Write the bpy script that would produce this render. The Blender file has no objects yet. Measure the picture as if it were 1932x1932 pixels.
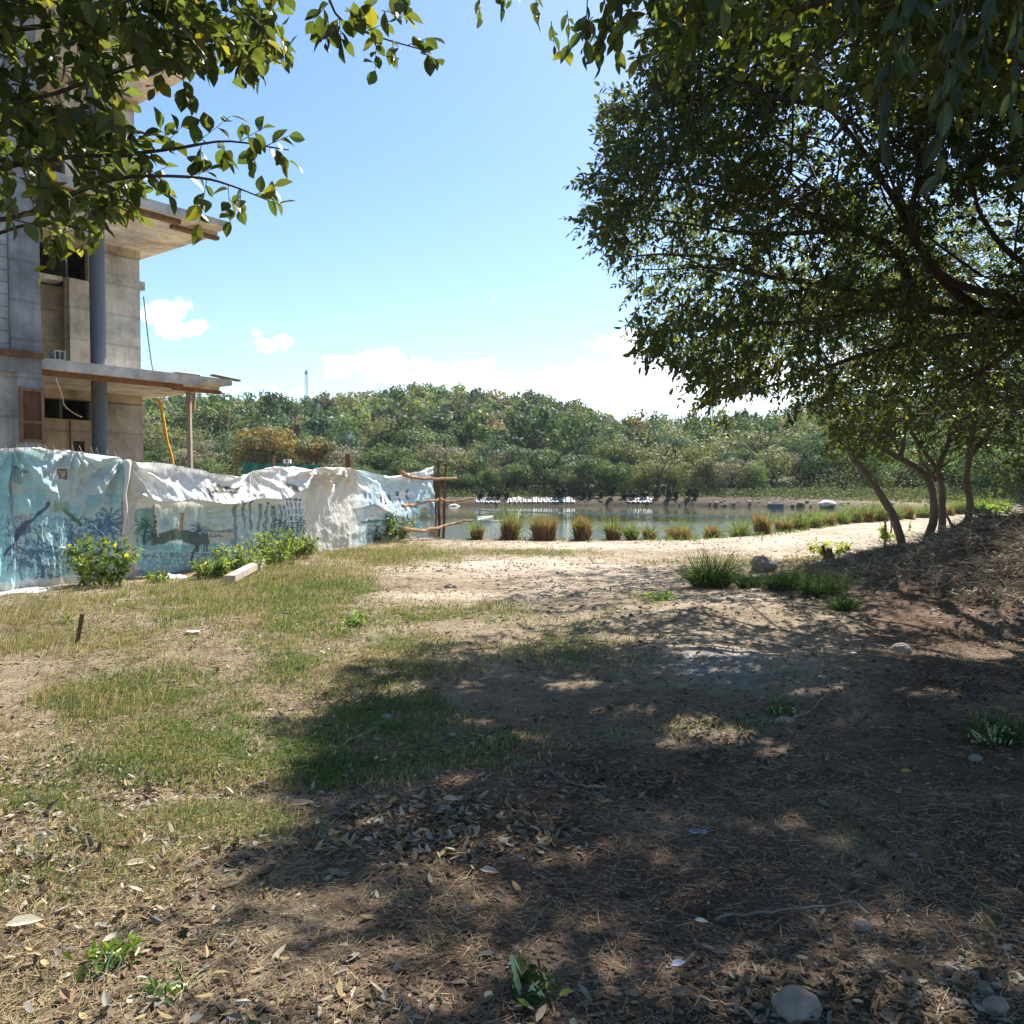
import bpy, math, numpy as np
from mathutils import Vector
C = bpy.context.scene.collection
rng = np.random.default_rng(7)
# ------------------------------------------------------------------ camera, light, exposure
F = 1546.0; W = 1932.0; CX = 966.0; HOR = 914.0
PITCH = math.atan((966 - HOR) / F); EYE = 1.6
cam_d = bpy.data.cameras.new("camera"); cam = bpy.data.objects.new("camera", cam_d); C.objects.link(cam)
cam.location = (0, 0, EYE); cam.rotation_euler = (math.pi / 2 - PITCH, 0, 0)
cam_d.sensor_width = 36; cam_d.lens = 36 * F / W; cam_d.clip_start = 0.05; cam_d.clip_end = 5000
bpy.context.scene.camera = cam
SUN_AZ, SUN_EL = math.radians(31), math.radians(52)
sd = bpy.data.lights.new("sun", 'SUN'); sun = bpy.data.objects.new("sun", sd); C.objects.link(sun)
sd.energy = 5.0; sd.angle = math.radians(0.55); sd.color = (1.0, 0.955, 0.88)
SUNV = Vector((math.sin(SUN_AZ) * math.cos(SUN_EL), math.cos(SUN_AZ) * math.cos(SUN_EL), math.sin(SUN_EL)))
sun.rotation_euler = SUNV.to_track_quat('Z', 'Y').to_euler(); sun.location = (20, 20, 40)
sc = bpy.context.scene
sc.view_settings.view_transform = 'Standard'; sc.view_settings.look = 'None'
sc.view_settings.gamma = 1; sc.view_settings.exposure = 1.22
sc.cycles.max_bounces = 7; sc.cycles.transparent_max_bounces = 8; sc.cycles.volume_bounces = 0
sc.cycles.diffuse_bounces = 4; sc.cycles.transmission_bounces = 4

def build_world():
    w = bpy.data.worlds.new("World"); sc.world = w; w.use_nodes = True
    nt = w.node_tree; N = nt.nodes; L = nt.links; N.clear()
    out = N.new('ShaderNodeOutputWorld'); bg = N.new('ShaderNodeBackground'); bg.inputs[1].default_value = 0.078
    sky = N.new('ShaderNodeTexSky'); sky.sky_type = 'NISHITA'; sky.sun_disc = False
    sky.sun_elevation = SUN_EL; sky.sun_rotation = SUN_AZ
    sky.air_density = 1.0; sky.dust_density = 0.6; sky.ozone_density = 1.5
    tc = N.new('ShaderNodeTexCoord'); sep = N.new('ShaderNodeSeparateXYZ'); L.new(tc.outputs['Generated'], sep.inputs[0])
    def m(op, a, b=None, c=None, clamp=False):
        n = N.new('ShaderNodeMath'); n.operation = op; n.use_clamp = clamp
        for i, v in enumerate((a, b, c)):
            if v is None: continue
            if isinstance(v, (int, float)): n.inputs[i].default_value = v
            else: L.new(v, n.inputs[i])
        return n.outputs[0]
    yy = m('MAXIMUM', sep.outputs[1], 0.02)
    u = m('DIVIDE', sep.outputs[0], yy); v = m('DIVIDE', sep.outputs[2], yy)
    comb = N.new('ShaderNodeCombineXYZ'); L.new(u, comb.inputs[0]); L.new(v, comb.inputs[2])
    def noise(scale, det, rough=0.6):
        n = N.new('ShaderNodeTexNoise'); n.inputs['Scale'].default_value = scale; n.inputs['Detail'].default_value = det
        n.inputs['Roughness'].default_value = rough; L.new(comb.outputs[0], n.inputs['Vector']); return n.outputs[0]
    n1 = noise(30, 10, 0.7); n2 = noise(5, 4)
    wn = N.new('ShaderNodeTexNoise'); wn.inputs['Scale'].default_value = 26; wn.inputs['Detail'].default_value = 7; wn.inputs['Roughness'].default_value = .6; L.new(comb.outputs[0], wn.inputs['Vector'])
    ws = N.new('ShaderNodeSeparateColor'); L.new(wn.outputs['Color'], ws.inputs[0])
    u = m('ADD', u, m('MULTIPLY', m('SUBTRACT', ws.outputs[0], 0.5), 0.075)); v0_ = v; v = m('ADD', v, m('MULTIPLY', m('SUBTRACT', ws.outputs[1], 0.5), 0.04))
    total = None
    for (px, py, rx, ry, st) in [(318, 598, 46, 30, 1.0), (338, 626, 62, 17, .9), (368, 616, 22, 16, .6), (512, 648, 50, 18, .75), (488, 636, 26, 12, .5), (936, 567, 20, 12, .6),
            (700, 690, 95, 32, .95), (870, 712, 100, 34, 1.0), (800, 704, 90, 34, .8), (1175, 655, 62, 32, .95),
            (1240, 725, 190, 62, 1.25), (1420, 720, 170, 55, 1.2), (1100, 735, 120, 45, 1.0), (1000, 600, 60, 14, .12),
            (980, 745, 200, 30, .8), (1650, 690, 160, 60, .9), (380, 735, 160, 12, .5), (600, 745, 140, 20, .4)]:
        u0 = (px - CX) / F; v0 = (HOR - py) / F
        du = m('DIVIDE', m('SUBTRACT', u, u0), rx / F); dv = m('DIVIDE', m('SUBTRACT', v, v0), ry / F)
        d = m('ADD', m('MULTIPLY', du, du), m('MULTIPLY', dv, dv))
        e = m('MULTIPLY', m('SUBTRACT', 1.0, m('MULTIPLY', d, 0.55)), st)
        e = m('MAXIMUM', e, 0)
        total = e if total is None else m('MAXIMUM', total, e)
    dens = m('ADD', total, m('MULTIPLY', m('SUBTRACT', n1, 0.5), 3.0))
    dens = m('SUBTRACT', dens, 0.42)
    dens = m('MULTIPLY', dens, 1.5, clamp=True)
    dens = m('MULTIPLY', dens, m('MULTIPLY', total, 3.0, clamp=True))
    # whitish veil near the horizon
    veil = m('MULTIPLY', m('SUBTRACT', 1.0, m('MULTIPLY', v0_, 2.6), clamp=True), 0.16)
    veil = m('MULTIPLY', veil, m('ADD', 0.6, m('MULTIPLY', n2, 0.8)))
    hsv = N.new('ShaderNodeHueSaturation'); hsv.inputs['Saturation'].default_value = 1.2; hsv.inputs['Value'].default_value = 1.12
    L.new(sky.outputs[0], hsv.inputs['Color'])
    mx = N.new('ShaderNodeMixRGB'); L.new(veil, mx.inputs[0]); L.new(hsv.outputs[0], mx.inputs[1]); mx.inputs[2].default_value = (5.2, 7.0, 8.0, 1)
    mc = N.new('ShaderNodeMixRGB'); L.new(dens, mc.inputs[0]); L.new(mx.outputs[0], mc.inputs[1]); mc.inputs[2].default_value = (12, 12.6, 13.2, 1)
    L.new(mc.outputs[0], bg.inputs[0]); L.new(bg.outputs[0], out.inputs[0])
build_world()

# ------------------------------------------------------------------ maths helpers
cp, sp = math.cos(PITCH), math.sin(PITCH)
def ray(px, py):
    a = (px - 966) / F; b = -(py - 966) / F
    return np.array([a, cp + b * sp, -sp + b * cp])
def at(px, py, Y):
    r = ray(px, py); return np.array([0, 0, EYE]) + r * (Y / r[1])
def gnd(px, py, z=0.0):
    r = ray(px, py); t = (z - EYE) / r[2]; return np.array([0, 0, EYE]) + r * t
def proj(P):
    P = np.asarray(P, float); x = P[..., 0]; y = P[..., 1]; z = P[..., 2] - EYE
    d = np.maximum(y * cp - z * sp, 0.05); upc = y * sp + z * cp
    return 966 + F * x / d, 966 - F * upc / d, d
def unit(v):
    return v / np.maximum(np.linalg.norm(v, axis=-1, keepdims=True), 1e-9)
def rnd(n, a=0., b=1.): return rng.uniform(a, b, n)
def rvec(n): return unit(rng.normal(size=(n, 3)))
def _h(ix, iy, iz, seed):
    n = (ix * 374761393 + iy * 668265263 + iz * 2147483647 + seed * 1274126177) & 0x7fffffff
    n = (n ^ (n >> 13)) * 1274126177 & 0x7fffffff
    n = (n ^ (n >> 16)) & 0xffff
    return n / 65535.0
def vnoise(x, y, z=0., seed=0):
    x = np.asarray(x, float); y = np.asarray(y, float); z = np.asarray(z, float) + 0 * x
    xi = np.floor(x).astype(np.int64); yi = np.floor(y).astype(np.int64); zi = np.floor(z).astype(np.int64)
    fx, fy, fz = x - xi, y - yi, z - zi
    fx = fx * fx * (3 - 2 * fx); fy = fy * fy * (3 - 2 * fy); fz = fz * fz * (3 - 2 * fz)
    r = 0
    for dx in (0, 1):
        for dy in (0, 1):
            for dz in (0, 1):
                w = (fx if dx else 1 - fx) * (fy if dy else 1 - fy) * (fz if dz else 1 - fz)
                r = r + w * _h(xi + dx, yi + dy, zi + dz, seed)
    return r
def fbm(x, y, z=0., seed=0, o=4):
    r = 0; a = .5; t = 0
    for i in range(o):
        r = r + a * vnoise(x * 2 ** i, y * 2 ** i, np.asarray(z) * 2 ** i, seed + i); t += a; a *= .5
    return r / t
def sstep(a, b, x):
    t = np.clip((x - a) / (b - a), 0, 1); return t * t * (3 - 2 * t)
def inpoly(poly, x, y):
    x = np.asarray(x, float); y = np.asarray(y, float); c = np.zeros(x.shape, bool); n = len(poly)
    for i in range(n):
        x1, y1 = poly[i]; x2, y2 = poly[(i + 1) % n]
        if y1 == y2: continue
        k = ((y1 > y) != (y2 > y)) & (x < (x2 - x1) * (y - y1) / (y2 - y1) + x1); c ^= k
    return c
def sdpoly(poly, x, y):
    d = np.full(np.shape(x), 1e9)
    for i in range(len(poly)):
        x1, y1 = poly[i]; x2, y2 = poly[(i + 1) % len(poly)]
        ex, ey = x2 - x1, y2 - y1; t = np.clip(((x - x1) * ex + (y - y1) * ey) / (ex * ex + ey * ey), 0, 1)
        d = np.minimum(d, np.hypot(x - x1 - t * ex, y - y1 - t * ey))
    return np.where(inpoly(poly, x, y), -d, d)

# ------------------------------------------------------------------ mesh helpers
class Geo:
    def __init__(s): s.v = []; s.q = []; s.t = []; s.c = []; s.n = 0
    def add(s, v, q=None, t=None, c=(1, 1, 1)):
        v = np.asarray(v, float).reshape(-1, 3)
        if q is not None and len(q): s.q.append(np.asarray(q, np.int64).reshape(-1, 4) + s.n)
        if t is not None and len(t): s.t.append(np.asarray(t, np.int64).reshape(-1, 3) + s.n)
        c = np.asarray(c, float)
        if c.ndim == 1: c = np.tile(c, (len(v), 1))
        s.v.append(v); s.c.append(c); s.n += len(v)
    def mesh(s, name, smooth=False):
        v = np.concatenate(s.v); c = np.concatenate(s.c)
        q = np.concatenate(s.q) if s.q else np.zeros((0, 4), int); t = np.concatenate(s.t) if s.t else np.zeros((0, 3), int)
        me = bpy.data.meshes.new(name); me.vertices.add(len(v)); me.vertices.foreach_set('co', v.astype(np.float32).ravel())
        lo = np.concatenate([q.ravel(), t.ravel()]).astype(np.int32); me.loops.add(len(lo)); me.loops.foreach_set('vertex_index', lo)
        tot = np.concatenate([np.full(len(q), 4), np.full(len(t), 3)]).astype(np.int32)
        st = np.concatenate([[0], np.cumsum(tot)[:-1]]).astype(np.int32)
        me.polygons.add(len(tot)); me.polygons.foreach_set('loop_start', st); me.polygons.foreach_set('loop_total', tot)
        me.polygons.foreach_set('use_smooth', np.full(len(tot), bool(smooth)))
        me.update(calc_edges=True)
        a = me.color_attributes.new('Col', 'FLOAT_COLOR', 'POINT')
        a.data.foreach_set('color', np.concatenate([c, np.ones((len(c), 1))], 1).astype(np.float32).ravel())
        return me
    def tube(s, pts, rad, seg=6, c=(1, 1, 1), cap=True):
        pts = np.asarray(pts, float); k = len(pts); rad = np.broadcast_to(np.asarray(rad, float), (k,))
        tan = np.gradient(pts, axis=0); tan = unit(tan)
        ref = np.array([0, 0, 1.]) if abs(tan[:, 2]).mean() < .8 else np.array([1., 0, 0])
        a = unit(np.cross(tan, ref)); b = np.cross(tan, a)
        th = np.arange(seg) / seg * 2 * math.pi
        v = pts[:, None] + rad[:, None, None] * (a[:, None] * np.cos(th)[None, :, None] + b[:, None] * np.sin(th)[None, :, None])
        v = v.reshape(-1, 3); i = np.arange(k - 1)[:, None] * seg; j = np.arange(seg)[None]; j2 = (j + 1) % seg
        q = np.stack([i + j, i + j2, i + seg + j2, i + seg + j], -1).reshape(-1, 4)
        t = []
        if cap:
            n = len(v); v = np.concatenate([v, pts[:1], pts[-1:]])
            for jj in range(seg): t += [[jj, n, (jj + 1) % seg], [(k - 1) * seg + (jj + 1) % seg, n + 1, (k - 1) * seg + jj]]
        s.add(v, q, t, c)
    def box(s, x0, x1, y0, y1, z0, z1, f=None, c=(1, 1, 1)):
        v = np.array([[x, y, z] for z in (z0, z1) for y in (y0, y1) for x in (x0, x1)], float)
        if f is not None: v = f(v)
        s.add(v, [[0, 2, 3, 1], [4, 5, 7, 6], [0, 1, 5, 4], [2, 6, 7, 3], [0, 4, 6, 2], [1, 3, 7, 5]], c=c)
    def obox(s, p0, p1, w, h, c=(1, 1, 1), up=(0, 0, 1)):
        p0 = np.asarray(p0, float); p1 = np.asarray(p1, float); d = unit(p1 - p0); a = unit(np.cross(d, up)) * w / 2; b = unit(np.cross(a, d)) * h / 2
        v = [p0 - a - b, p0 + a - b, p0 + a + b, p0 - a + b, p1 - a - b, p1 + a - b, p1 + a + b, p1 - a + b]
        s.add(v, [[0, 3, 2, 1], [4, 5, 6, 7], [0, 1, 5, 4], [1, 2, 6, 5], [2, 3, 7, 6], [3, 0, 4, 7]], c=c)
    def sticks(s, A, B, r, c):   # many thin 3-sided prisms
        n = len(A); d = unit(B - A); a = unit(np.cross(d, rvec(n))); b = np.cross(d, a); r = np.broadcast_to(r, (n,))[:, None]
        vs = []
        for base, k in ((A, 1.), (B, .6)):
            for th in (0, 2.094, 4.189): vs.append(base + (a * math.cos(th) + b * math.sin(th)) * r * k)
        v = np.stack(vs, 1).reshape(-1, 3); o = np.arange(n)[:, None] * 6
        q = np.concatenate([o + np.array([[i, (i + 1) % 3, (i + 1) % 3 + 3, i + 3]]) for i in range(3)])
        s.add(v, q, c=np.repeat(np.broadcast_to(c, (n, 3)), 6, 0))
    def leaves(s, P, D, N, L, Wd, col, fold=.25, curl=.12):
        n = len(P); D = unit(D); S = unit(np.cross(D, N)); N = np.cross(S, D)
        L = np.broadcast_to(L, (n,))[:, None]; Wd = np.broadcast_to(Wd, (n,))[:, None]
        cu = (np.broadcast_to(curl, (n,)))[:, None]
        vs = [P]
        for (t, w) in ((.28, .42), (.66, .40)):
            vs.append(P + D * L * t + S * Wd * w * 1.1 + N * (Wd * w * fold - cu * L * t * t))
        vs.append(P + D * L - N * cu * L)
        for (t, w) in ((.66, -.40), (.28, -.42)):
            vs.append(P + D * L * t + S * Wd * w * 1.1 + N * (-Wd * w * fold - cu * L * t * t))
        v = np.stack(vs, 1).reshape(-1, 3); o = np.arange(n)[:, None] * 6
        q = np.concatenate([o + np.array([[0, 1, 2, 3]]), o + np.array([[0, 3, 4, 5]])])
        s.add(v, q, c=np.repeat(np.broadcast_to(col, (n, 3)), 6, 0))
    def leaves_fine(s, P, D, N, L, Wd, col, fold=.3, curl=.12):
        n = len(P); D = unit(D); S = unit(np.cross(D, N)); N = np.cross(S, D); L = np.broadcast_to(L, (n,))[:, None]; Wd = np.broadcast_to(Wd, (n,))[:, None]; cu = np.broadcast_to(curl, (n,))[:, None]
        ts = (.08, .25, .45, .66, .84); ws = (.13, .38, .49, .42, .22); mid = [P + D * L * t - N * cu * L * t * t for t in (0,) + ts]; vs = mid + [P + D * L - N * cu * L]
        for sg in (1, -1):
            for t, w in zip(ts, ws): vs.append(P + D * L * t + S * Wd * w * sg + N * (Wd * w * fold - cu * L * t * t))
        v = np.stack(vs, 1).reshape(-1, 3); o = np.arange(n)[:, None] * 17; q = []; t_ = []
        for k in range(4): q.append([1 + k, 2 + k, 8 + k, 7 + k]); q.append([2 + k, 1 + k, 12 + k, 13 + k])
        t_ = [[0, 1, 7], [1, 0, 12], [5, 6, 11], [6, 5, 16]]
        s.add(v, np.concatenate([o + np.array([x]) for x in q]), np.concatenate([o + np.array([x]) for x in t_]), c=np.repeat(np.broadcast_to(col, (n, 3)), 17, 0))
    def arcs(s, P, D0, L, Wd, droop, col, seg=4):
        n = len(P); L = np.broadcast_to(L, (n,))[:, None]; d = unit(D0); p = P.copy(); sd_ = unit(np.cross(d, rvec(n))); Wd = np.broadcast_to(Wd, (n,))[:, None]; dr = np.broadcast_to(droop, (n,))[:, None]; vs = []
        for k in range(seg + 1):
            w = Wd * .5 * (1 - (k / seg) ** 1.5 * .92); vs += [p - sd_ * w, p + sd_ * w]; d = unit(d + np.array([0, 0, -1.]) * dr * (k + 1) / seg); p = p + d * L / seg
        v = np.stack(vs, 1).reshape(-1, 3); o = np.arange(n)[:, None] * (2 * seg + 2); q = np.concatenate([o + np.array([[2 * k, 2 * k + 1, 2 * k + 3, 2 * k + 2]]) for k in range(seg)]); s.add(v, q, c=np.repeat(np.broadcast_to(col, (n, 3)), 2 * seg + 2, 0))
    def blades(s, P, H, Wd, lean, col):
        n = len(P); a = rnd(n, 0, 2 * math.pi); S = np.stack([np.cos(a), np.sin(a), 0 * a], 1) * np.broadcast_to(Wd, (n,))[:, None] / 2
        H = np.broadcast_to(H, (n,))[:, None]; up = np.array([0, 0, 1.])
        m_ = P + lean * H * .35 + up * H * .62; tp = P + lean * H * 1.1 + up * H * (1 - .35 * np.linalg.norm(lean, axis=1)[:, None])
        v = np.stack([P - S, P + S, m_ + S * .75, m_ - S * .75, tp], 1).reshape(-1, 3); o = np.arange(n)[:, None] * 5
        s.add(v, o + np.array([[0, 1, 2, 3]]), o + np.array([[3, 2, 4]]), c=np.repeat(np.broadcast_to(col, (n, 3)), 5, 0))
    def quads(s, P, N, size, col):
        n = len(P); a = unit(np.cross(N, rvec(n))); b = np.cross(N, a); size = np.broadcast_to(size, (n,))[:, None] / 2
        v = np.stack([P - a * size, P - b * size * .7, P + a * size, P + b * size * .7], 1).reshape(-1, 3)
        s.add(v, np.arange(n)[:, None] * 4 + np.array([[0, 1, 2, 3]]), c=np.repeat(np.broadcast_to(col, (n, 3)), 4, 0))
def obj(name, g, mat, parent=None, smooth=False, label=None, cat=None, group=None, kind=None):
    me = g if isinstance(g, bpy.types.Mesh) else g.mesh(name, smooth)
    if not me.materials: me.materials.append(mat)
    o = bpy.data.objects.new(name, me); C.objects.link(o)
    if parent is not None: o.parent = parent
    for k, v in (('label', label), ('category', cat), ('group', group), ('kind', kind)):
        if v: o[k] = v
    return o
def thing(name, label, cat, loc=(0, 0, 0), group=None, rz=0):
    o = bpy.data.objects.new(name, None); C.objects.link(o); o.location = loc; o.rotation_euler = (0, 0, rz)
    o.empty_display_size = .2; o['label'] = label; o['category'] = cat
    if group: o['group'] = group
    return o
def dup(root, loc, rz=0., sc_=(1, 1, 1), label=None):
    r = root.copy(); C.objects.link(r); r.location = loc; r.rotation_euler = (0, 0, rz); r.scale = sc_
    if label: r['label'] = label
    for ch in root.children:
        c = ch.copy(); C.objects.link(c); c.parent = r
    return r
def spline(pts, n=24):
    pts = np.asarray(pts, float); k = len(pts); P = np.concatenate([2 * pts[:1] - pts[1:2], pts, 2 * pts[-1:] - pts[-2:-1]])
    out = []; ts = np.linspace(0, k - 1 - 1e-6, n)
    for t in ts:
        i = int(t); f = t - i; p0, p1, p2, p3 = P[i:i + 4]
        out.append(.5 * ((2 * p1) + (-p0 + p2) * f + (2 * p0 - 5 * p1 + 4 * p2 - p3) * f * f + (-p0 + 3 * p1 - 3 * p2 + p3) * f ** 3))
    return np.array(out)

# ------------------------------------------------------------------ materials
def new_mat(name):
    m = bpy.data.materials.new(name); m.use_nodes = True; nt = m.node_tree; nt.nodes.clear()
    return m, nt.nodes, nt.links
def nd(N, L, kind, ins=None, **props):
    n = N.new(kind)
    for k, v in props.items(): setattr(n, k, v)
    for k, v in (ins or {}).items():
        if hasattr(v, 'is_linked') or hasattr(v, 'links'): L.new(v, n.inputs[k])
        else: n.inputs[k].default_value = v
    return n
def col4(c): return (c[0], c[1], c[2], 1)
def leaf_mat(name, trans=.35, rough=.45, tint=(1.9, 1.75, .55, 1), spec=.4):
    m, N, L = new_mat(name)
    at_ = nd(N, L, 'ShaderNodeAttribute', attribute_name='Col')
    p = nd(N, L, 'ShaderNodeBsdfPrincipled', {'Base Color': at_.outputs['Color'], 'Roughness': rough, 'Specular IOR Level': spec})
    g = nd(N, L, 'ShaderNodeMixRGB', {0: 1.0, 1: at_.outputs['Color'], 2: tint}, blend_type='MULTIPLY')
    t = nd(N, L, 'ShaderNodeBsdfTranslucent', {'Color': g.outputs[0]})
    mx = nd(N, L, 'ShaderNodeMixShader', {0: trans, 1: p.outputs[0], 2: t.outputs[0]})
    o = nd(N, L, 'ShaderNodeOutputMaterial', {0: mx.outputs[0]}); return m
def rough_mat(name, c1, c2, scale=6, rough=.9, bump=.4, bscale=40, stretch=(1, 1, 1), use_attr=False, metallic=0., c3=None, s3=1.2, dist=.02):
    m, N, L = new_mat(name)
    tc = nd(N, L, 'ShaderNodeTexCoord'); mp = nd(N, L, 'ShaderNodeMapping', {0: tc.outputs['Object'], 'Scale': stretch})
    n1 = nd(N, L, 'ShaderNodeTexNoise', {'Vector': mp.outputs[0], 'Scale': scale, 'Detail': 8., 'Roughness': .65})
    r = nd(N, L, 'ShaderNodeValToRGB', {0: n1.outputs[0]}); e = r.color_ramp.elements
    e[0].position = .32; e[0].color = col4(c1); e[1].position = .68; e[1].color = col4(c2)
    colr = r.outputs[0]
    if c3:
        n3 = nd(N, L, 'ShaderNodeTexNoise', {'Vector': mp.outputs[0], 'Scale': s3, 'Detail': 5., 'Roughness': .6})
        r3 = nd(N, L, 'ShaderNodeValToRGB', {0: n3.outputs[0]}); r3.color_ramp.elements[0].position = .5; r3.color_ramp.elements[1].position = .68
        colr = nd(N, L, 'ShaderNodeMixRGB', {0: r3.outputs[0], 1: colr, 2: col4(c3)}).outputs[0]
    if use_attr:
        a = nd(N, L, 'ShaderNodeAttribute', attribute_name='Col')
        colr = nd(N, L, 'ShaderNodeMixRGB', {0: 1., 1: colr, 2: a.outputs['Color']}, blend_type='MULTIPLY').outputs[0]
    n2 = nd(N, L, 'ShaderNodeTexNoise', {'Vector': mp.outputs[0], 'Scale': bscale, 'Detail': 6., 'Roughness': .7})
    b = nd(N, L, 'ShaderNodeBump', {'Height': n2.outputs[0], 'Strength': bump, 'Distance': dist})
    p = nd(N, L, 'ShaderNodeBsdfPrincipled', {'Base Color': colr, 'Roughness': rough, 'Normal': b.outputs[0], 'Metallic': metallic, 'Specular IOR Level': .25})
    nd(N, L, 'ShaderNodeOutputMaterial', {0: p.outputs[0]}); return m

M_leaf = leaf_mat('tree_leaf', .48, .36, (2.4, 2.1, .7, 1))
M_far = leaf_mat('far_foliage', .3, .6, (1.5, 1.45, .7, 1), spec=.2)
M_grass = leaf_mat('grass_blade', .38, .6, (1.4, 1.35, .8, 1), spec=.2)
M_litter = leaf_mat('dry_leaf', .12, .75, (1.2, 1.1, .8, 1), spec=.15)
M_bark = rough_mat('bark', (.045, .032, .024), (.13, .095, .07), 9, .92, .8, 30, (1, 1, .3))
M_bark_pale = rough_mat('pale_bark', (.13, .09, .07), (.26, .19, .15), 8, .9, .6, 30, (1, 1, .3))
M_conc = rough_mat('concrete', (.25, .24, .225), (.40, .385, .36), 2.2, .9, .5, 30, (1, 1, .8), True, c3=(.19, .185, .175), s3=.9)
M_wood = rough_mat('weathered_wood', (.16, .10, .06), (.36, .24, .15), 6, .85, .5, 30, (1, 1, .35), True)
M_twig = rough_mat('dry_twig', (.6, .6, .6), (1, 1, 1), 12, .85, .2, 60, (1, 1, 1), True)
M_stone = rough_mat('stone', (.20, .185, .16), (.40, .37, .33), 9, .9, .6, 30, (1, 1, 1), True)
M_pipe = rough_mat('column_grey', (.135, .15, .175), (.19, .205, .235), 3, .6, .15, 20, (1, 1, .3), True)
M_plain = rough_mat('painted', (.85, .85, .85), (1, 1, 1), 5, .6, .1, 30, (1, 1, 1), True)
M_dark = rough_mat('dark_rusty', (.035, .02, .015), (.09, .05, .03), 8, .8, .4, 30)

def tarp_mat():
    m, N, L = new_mat('printed_tarp')
    a = nd(N, L, 'ShaderNodeAttribute', attribute_name='Col')
    tc = nd(N, L, 'ShaderNodeTexCoord')
    n = nd(N, L, 'ShaderNodeTexNoise', {'Vector': tc.outputs['Object'], 'Scale': 5., 'Detail': 6., 'Roughness': .6})
    dn = nd(N, L, 'ShaderNodeTexNoise', {'Vector': tc.outputs['Object'], 'Scale': 9., 'Detail': 8., 'Roughness': .7})
    dr = nd(N, L, 'ShaderNodeValToRGB', {0: dn.outputs[0]}); dr.color_ramp.elements[0].color = (.82, .79, .73, 1); dr.color_ramp.elements[0].position = .3; dr.color_ramp.elements[1].position = .55
    mu = nd(N, L, 'ShaderNodeMixRGB', {0: 1., 1: a.outputs['Color'], 2: dr.outputs[0]}, blend_type='MULTIPLY')
    b = nd(N, L, 'ShaderNodeBump', {'Height': n.outputs[0], 'Strength': .5, 'Distance': .06})
    p = nd(N, L, 'ShaderNodeBsdfPrincipled', {'Base Color': mu.outputs[0], 'Roughness': .38, 'Normal': b.outputs[0], 'Specular IOR Level': .4})
    t = nd(N, L, 'ShaderNodeBsdfTranslucent', {'Color': mu.outputs[0]})
    mx = nd(N, L, 'ShaderNodeMixShader', {0: .22, 1: p.outputs[0], 2: t.outputs[0]})
    nd(N, L, 'ShaderNodeOutputMaterial', {0: mx.outputs[0]}); return m
M_tarp = tarp_mat()
def ground_mat():
    m, N, L = new_mat('soil')
    a = nd(N, L, 'ShaderNodeAttribute', attribute_name='Col'); tc = nd(N, L, 'ShaderNodeTexCoord'); V = tc.outputs['Object']
    n1 = nd(N, L, 'ShaderNodeTexNoise', {'Vector': V, 'Scale': 3., 'Detail': 10., 'Roughness': .72})
    r1 = nd(N, L, 'ShaderNodeValToRGB', {0: n1.outputs[0]}); r1.color_ramp.elements[0].position = .3; r1.color_ramp.elements[0].color = (.55, .5, .45, 1); r1.color_ramp.elements[1].position = .7; r1.color_ramp.elements[1].color = (1.3, 1.3, 1.3, 1)
    c = nd(N, L, 'ShaderNodeMixRGB', {0: 1., 1: a.outputs['Color'], 2: r1.outputs[0]}, blend_type='MULTIPLY')
    n2 = nd(N, L, 'ShaderNodeTexNoise', {'Vector': V, 'Scale': 45., 'Detail': 6., 'Roughness': .75})
    r2 = nd(N, L, 'ShaderNodeValToRGB', {0: n2.outputs[0]}); r2.color_ramp.elements[0].position = .35; r2.color_ramp.elements[0].color = (.6, .58, .55, 1); r2.color_ramp.elements[1].position = .65; r2.color_ramp.elements[1].color = (1.25, 1.25, 1.22, 1)
    c2 = nd(N, L, 'ShaderNodeMixRGB', {0: 1., 1: c.outputs[0], 2: r2.outputs[0]}, blend_type='MULTIPLY')
    vd = nd(N, L, 'ShaderNodeTexNoise', {'Vector': V, 'Scale': 2.2, 'Detail': 4.})
    vm = nd(N, L, 'ShaderNodeMixRGB', {0: .12, 1: V, 2: vd.outputs['Color']})
    vo = nd(N, L, 'ShaderNodeTexVoronoi', {'Vector': vm.outputs[0], 'Scale': 11.}, feature='DISTANCE_TO_EDGE')
    rv = nd(N, L, 'ShaderNodeValToRGB', {0: vo.outputs[0]}); rv.color_ramp.elements[0].color = (.62, .6, .58, 1); rv.color_ramp.elements[1].position = .04
    nm = nd(N, L, 'ShaderNodeTexNoise', {'Vector': V, 'Scale': .9, 'Detail': 2.}); rm = nd(N, L, 'ShaderNodeValToRGB', {0: nm.outputs[0]}); rm.color_ramp.elements[0].position = .54; rm.color_ramp.elements[1].position = .66
    cc = nd(N, L, 'ShaderNodeMixRGB', {0: rm.outputs[0], 1: c2.outputs[0], 2: c2.outputs[0]})
    crk = nd(N, L, 'ShaderNodeMixRGB', {0: rm.outputs[0], 1: (1, 1, 1, 1), 2: rv.outputs[0]})
    c3 = nd(N, L, 'ShaderNodeMixRGB', {0: 1., 1: c2.outputs[0], 2: crk.outputs[0]}, blend_type='MULTIPLY')
    hn = nd(N, L, 'ShaderNodeMath', {0: n2.outputs[0], 1: n1.outputs[0]}, operation='ADD')
    b = nd(N, L, 'ShaderNodeBump', {'Height': hn.outputs[0], 'Strength': .9, 'Distance': .03})
    p = nd(N, L, 'ShaderNodeBsdfPrincipled', {'Base Color': c3.outputs[0], 'Roughness': .95, 'Normal': b.outputs[0], 'Specular IOR Level': .15})
    nd(N, L, 'ShaderNodeOutputMaterial', {0: p.outputs[0]}); return m
M_ground = ground_mat()
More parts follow.
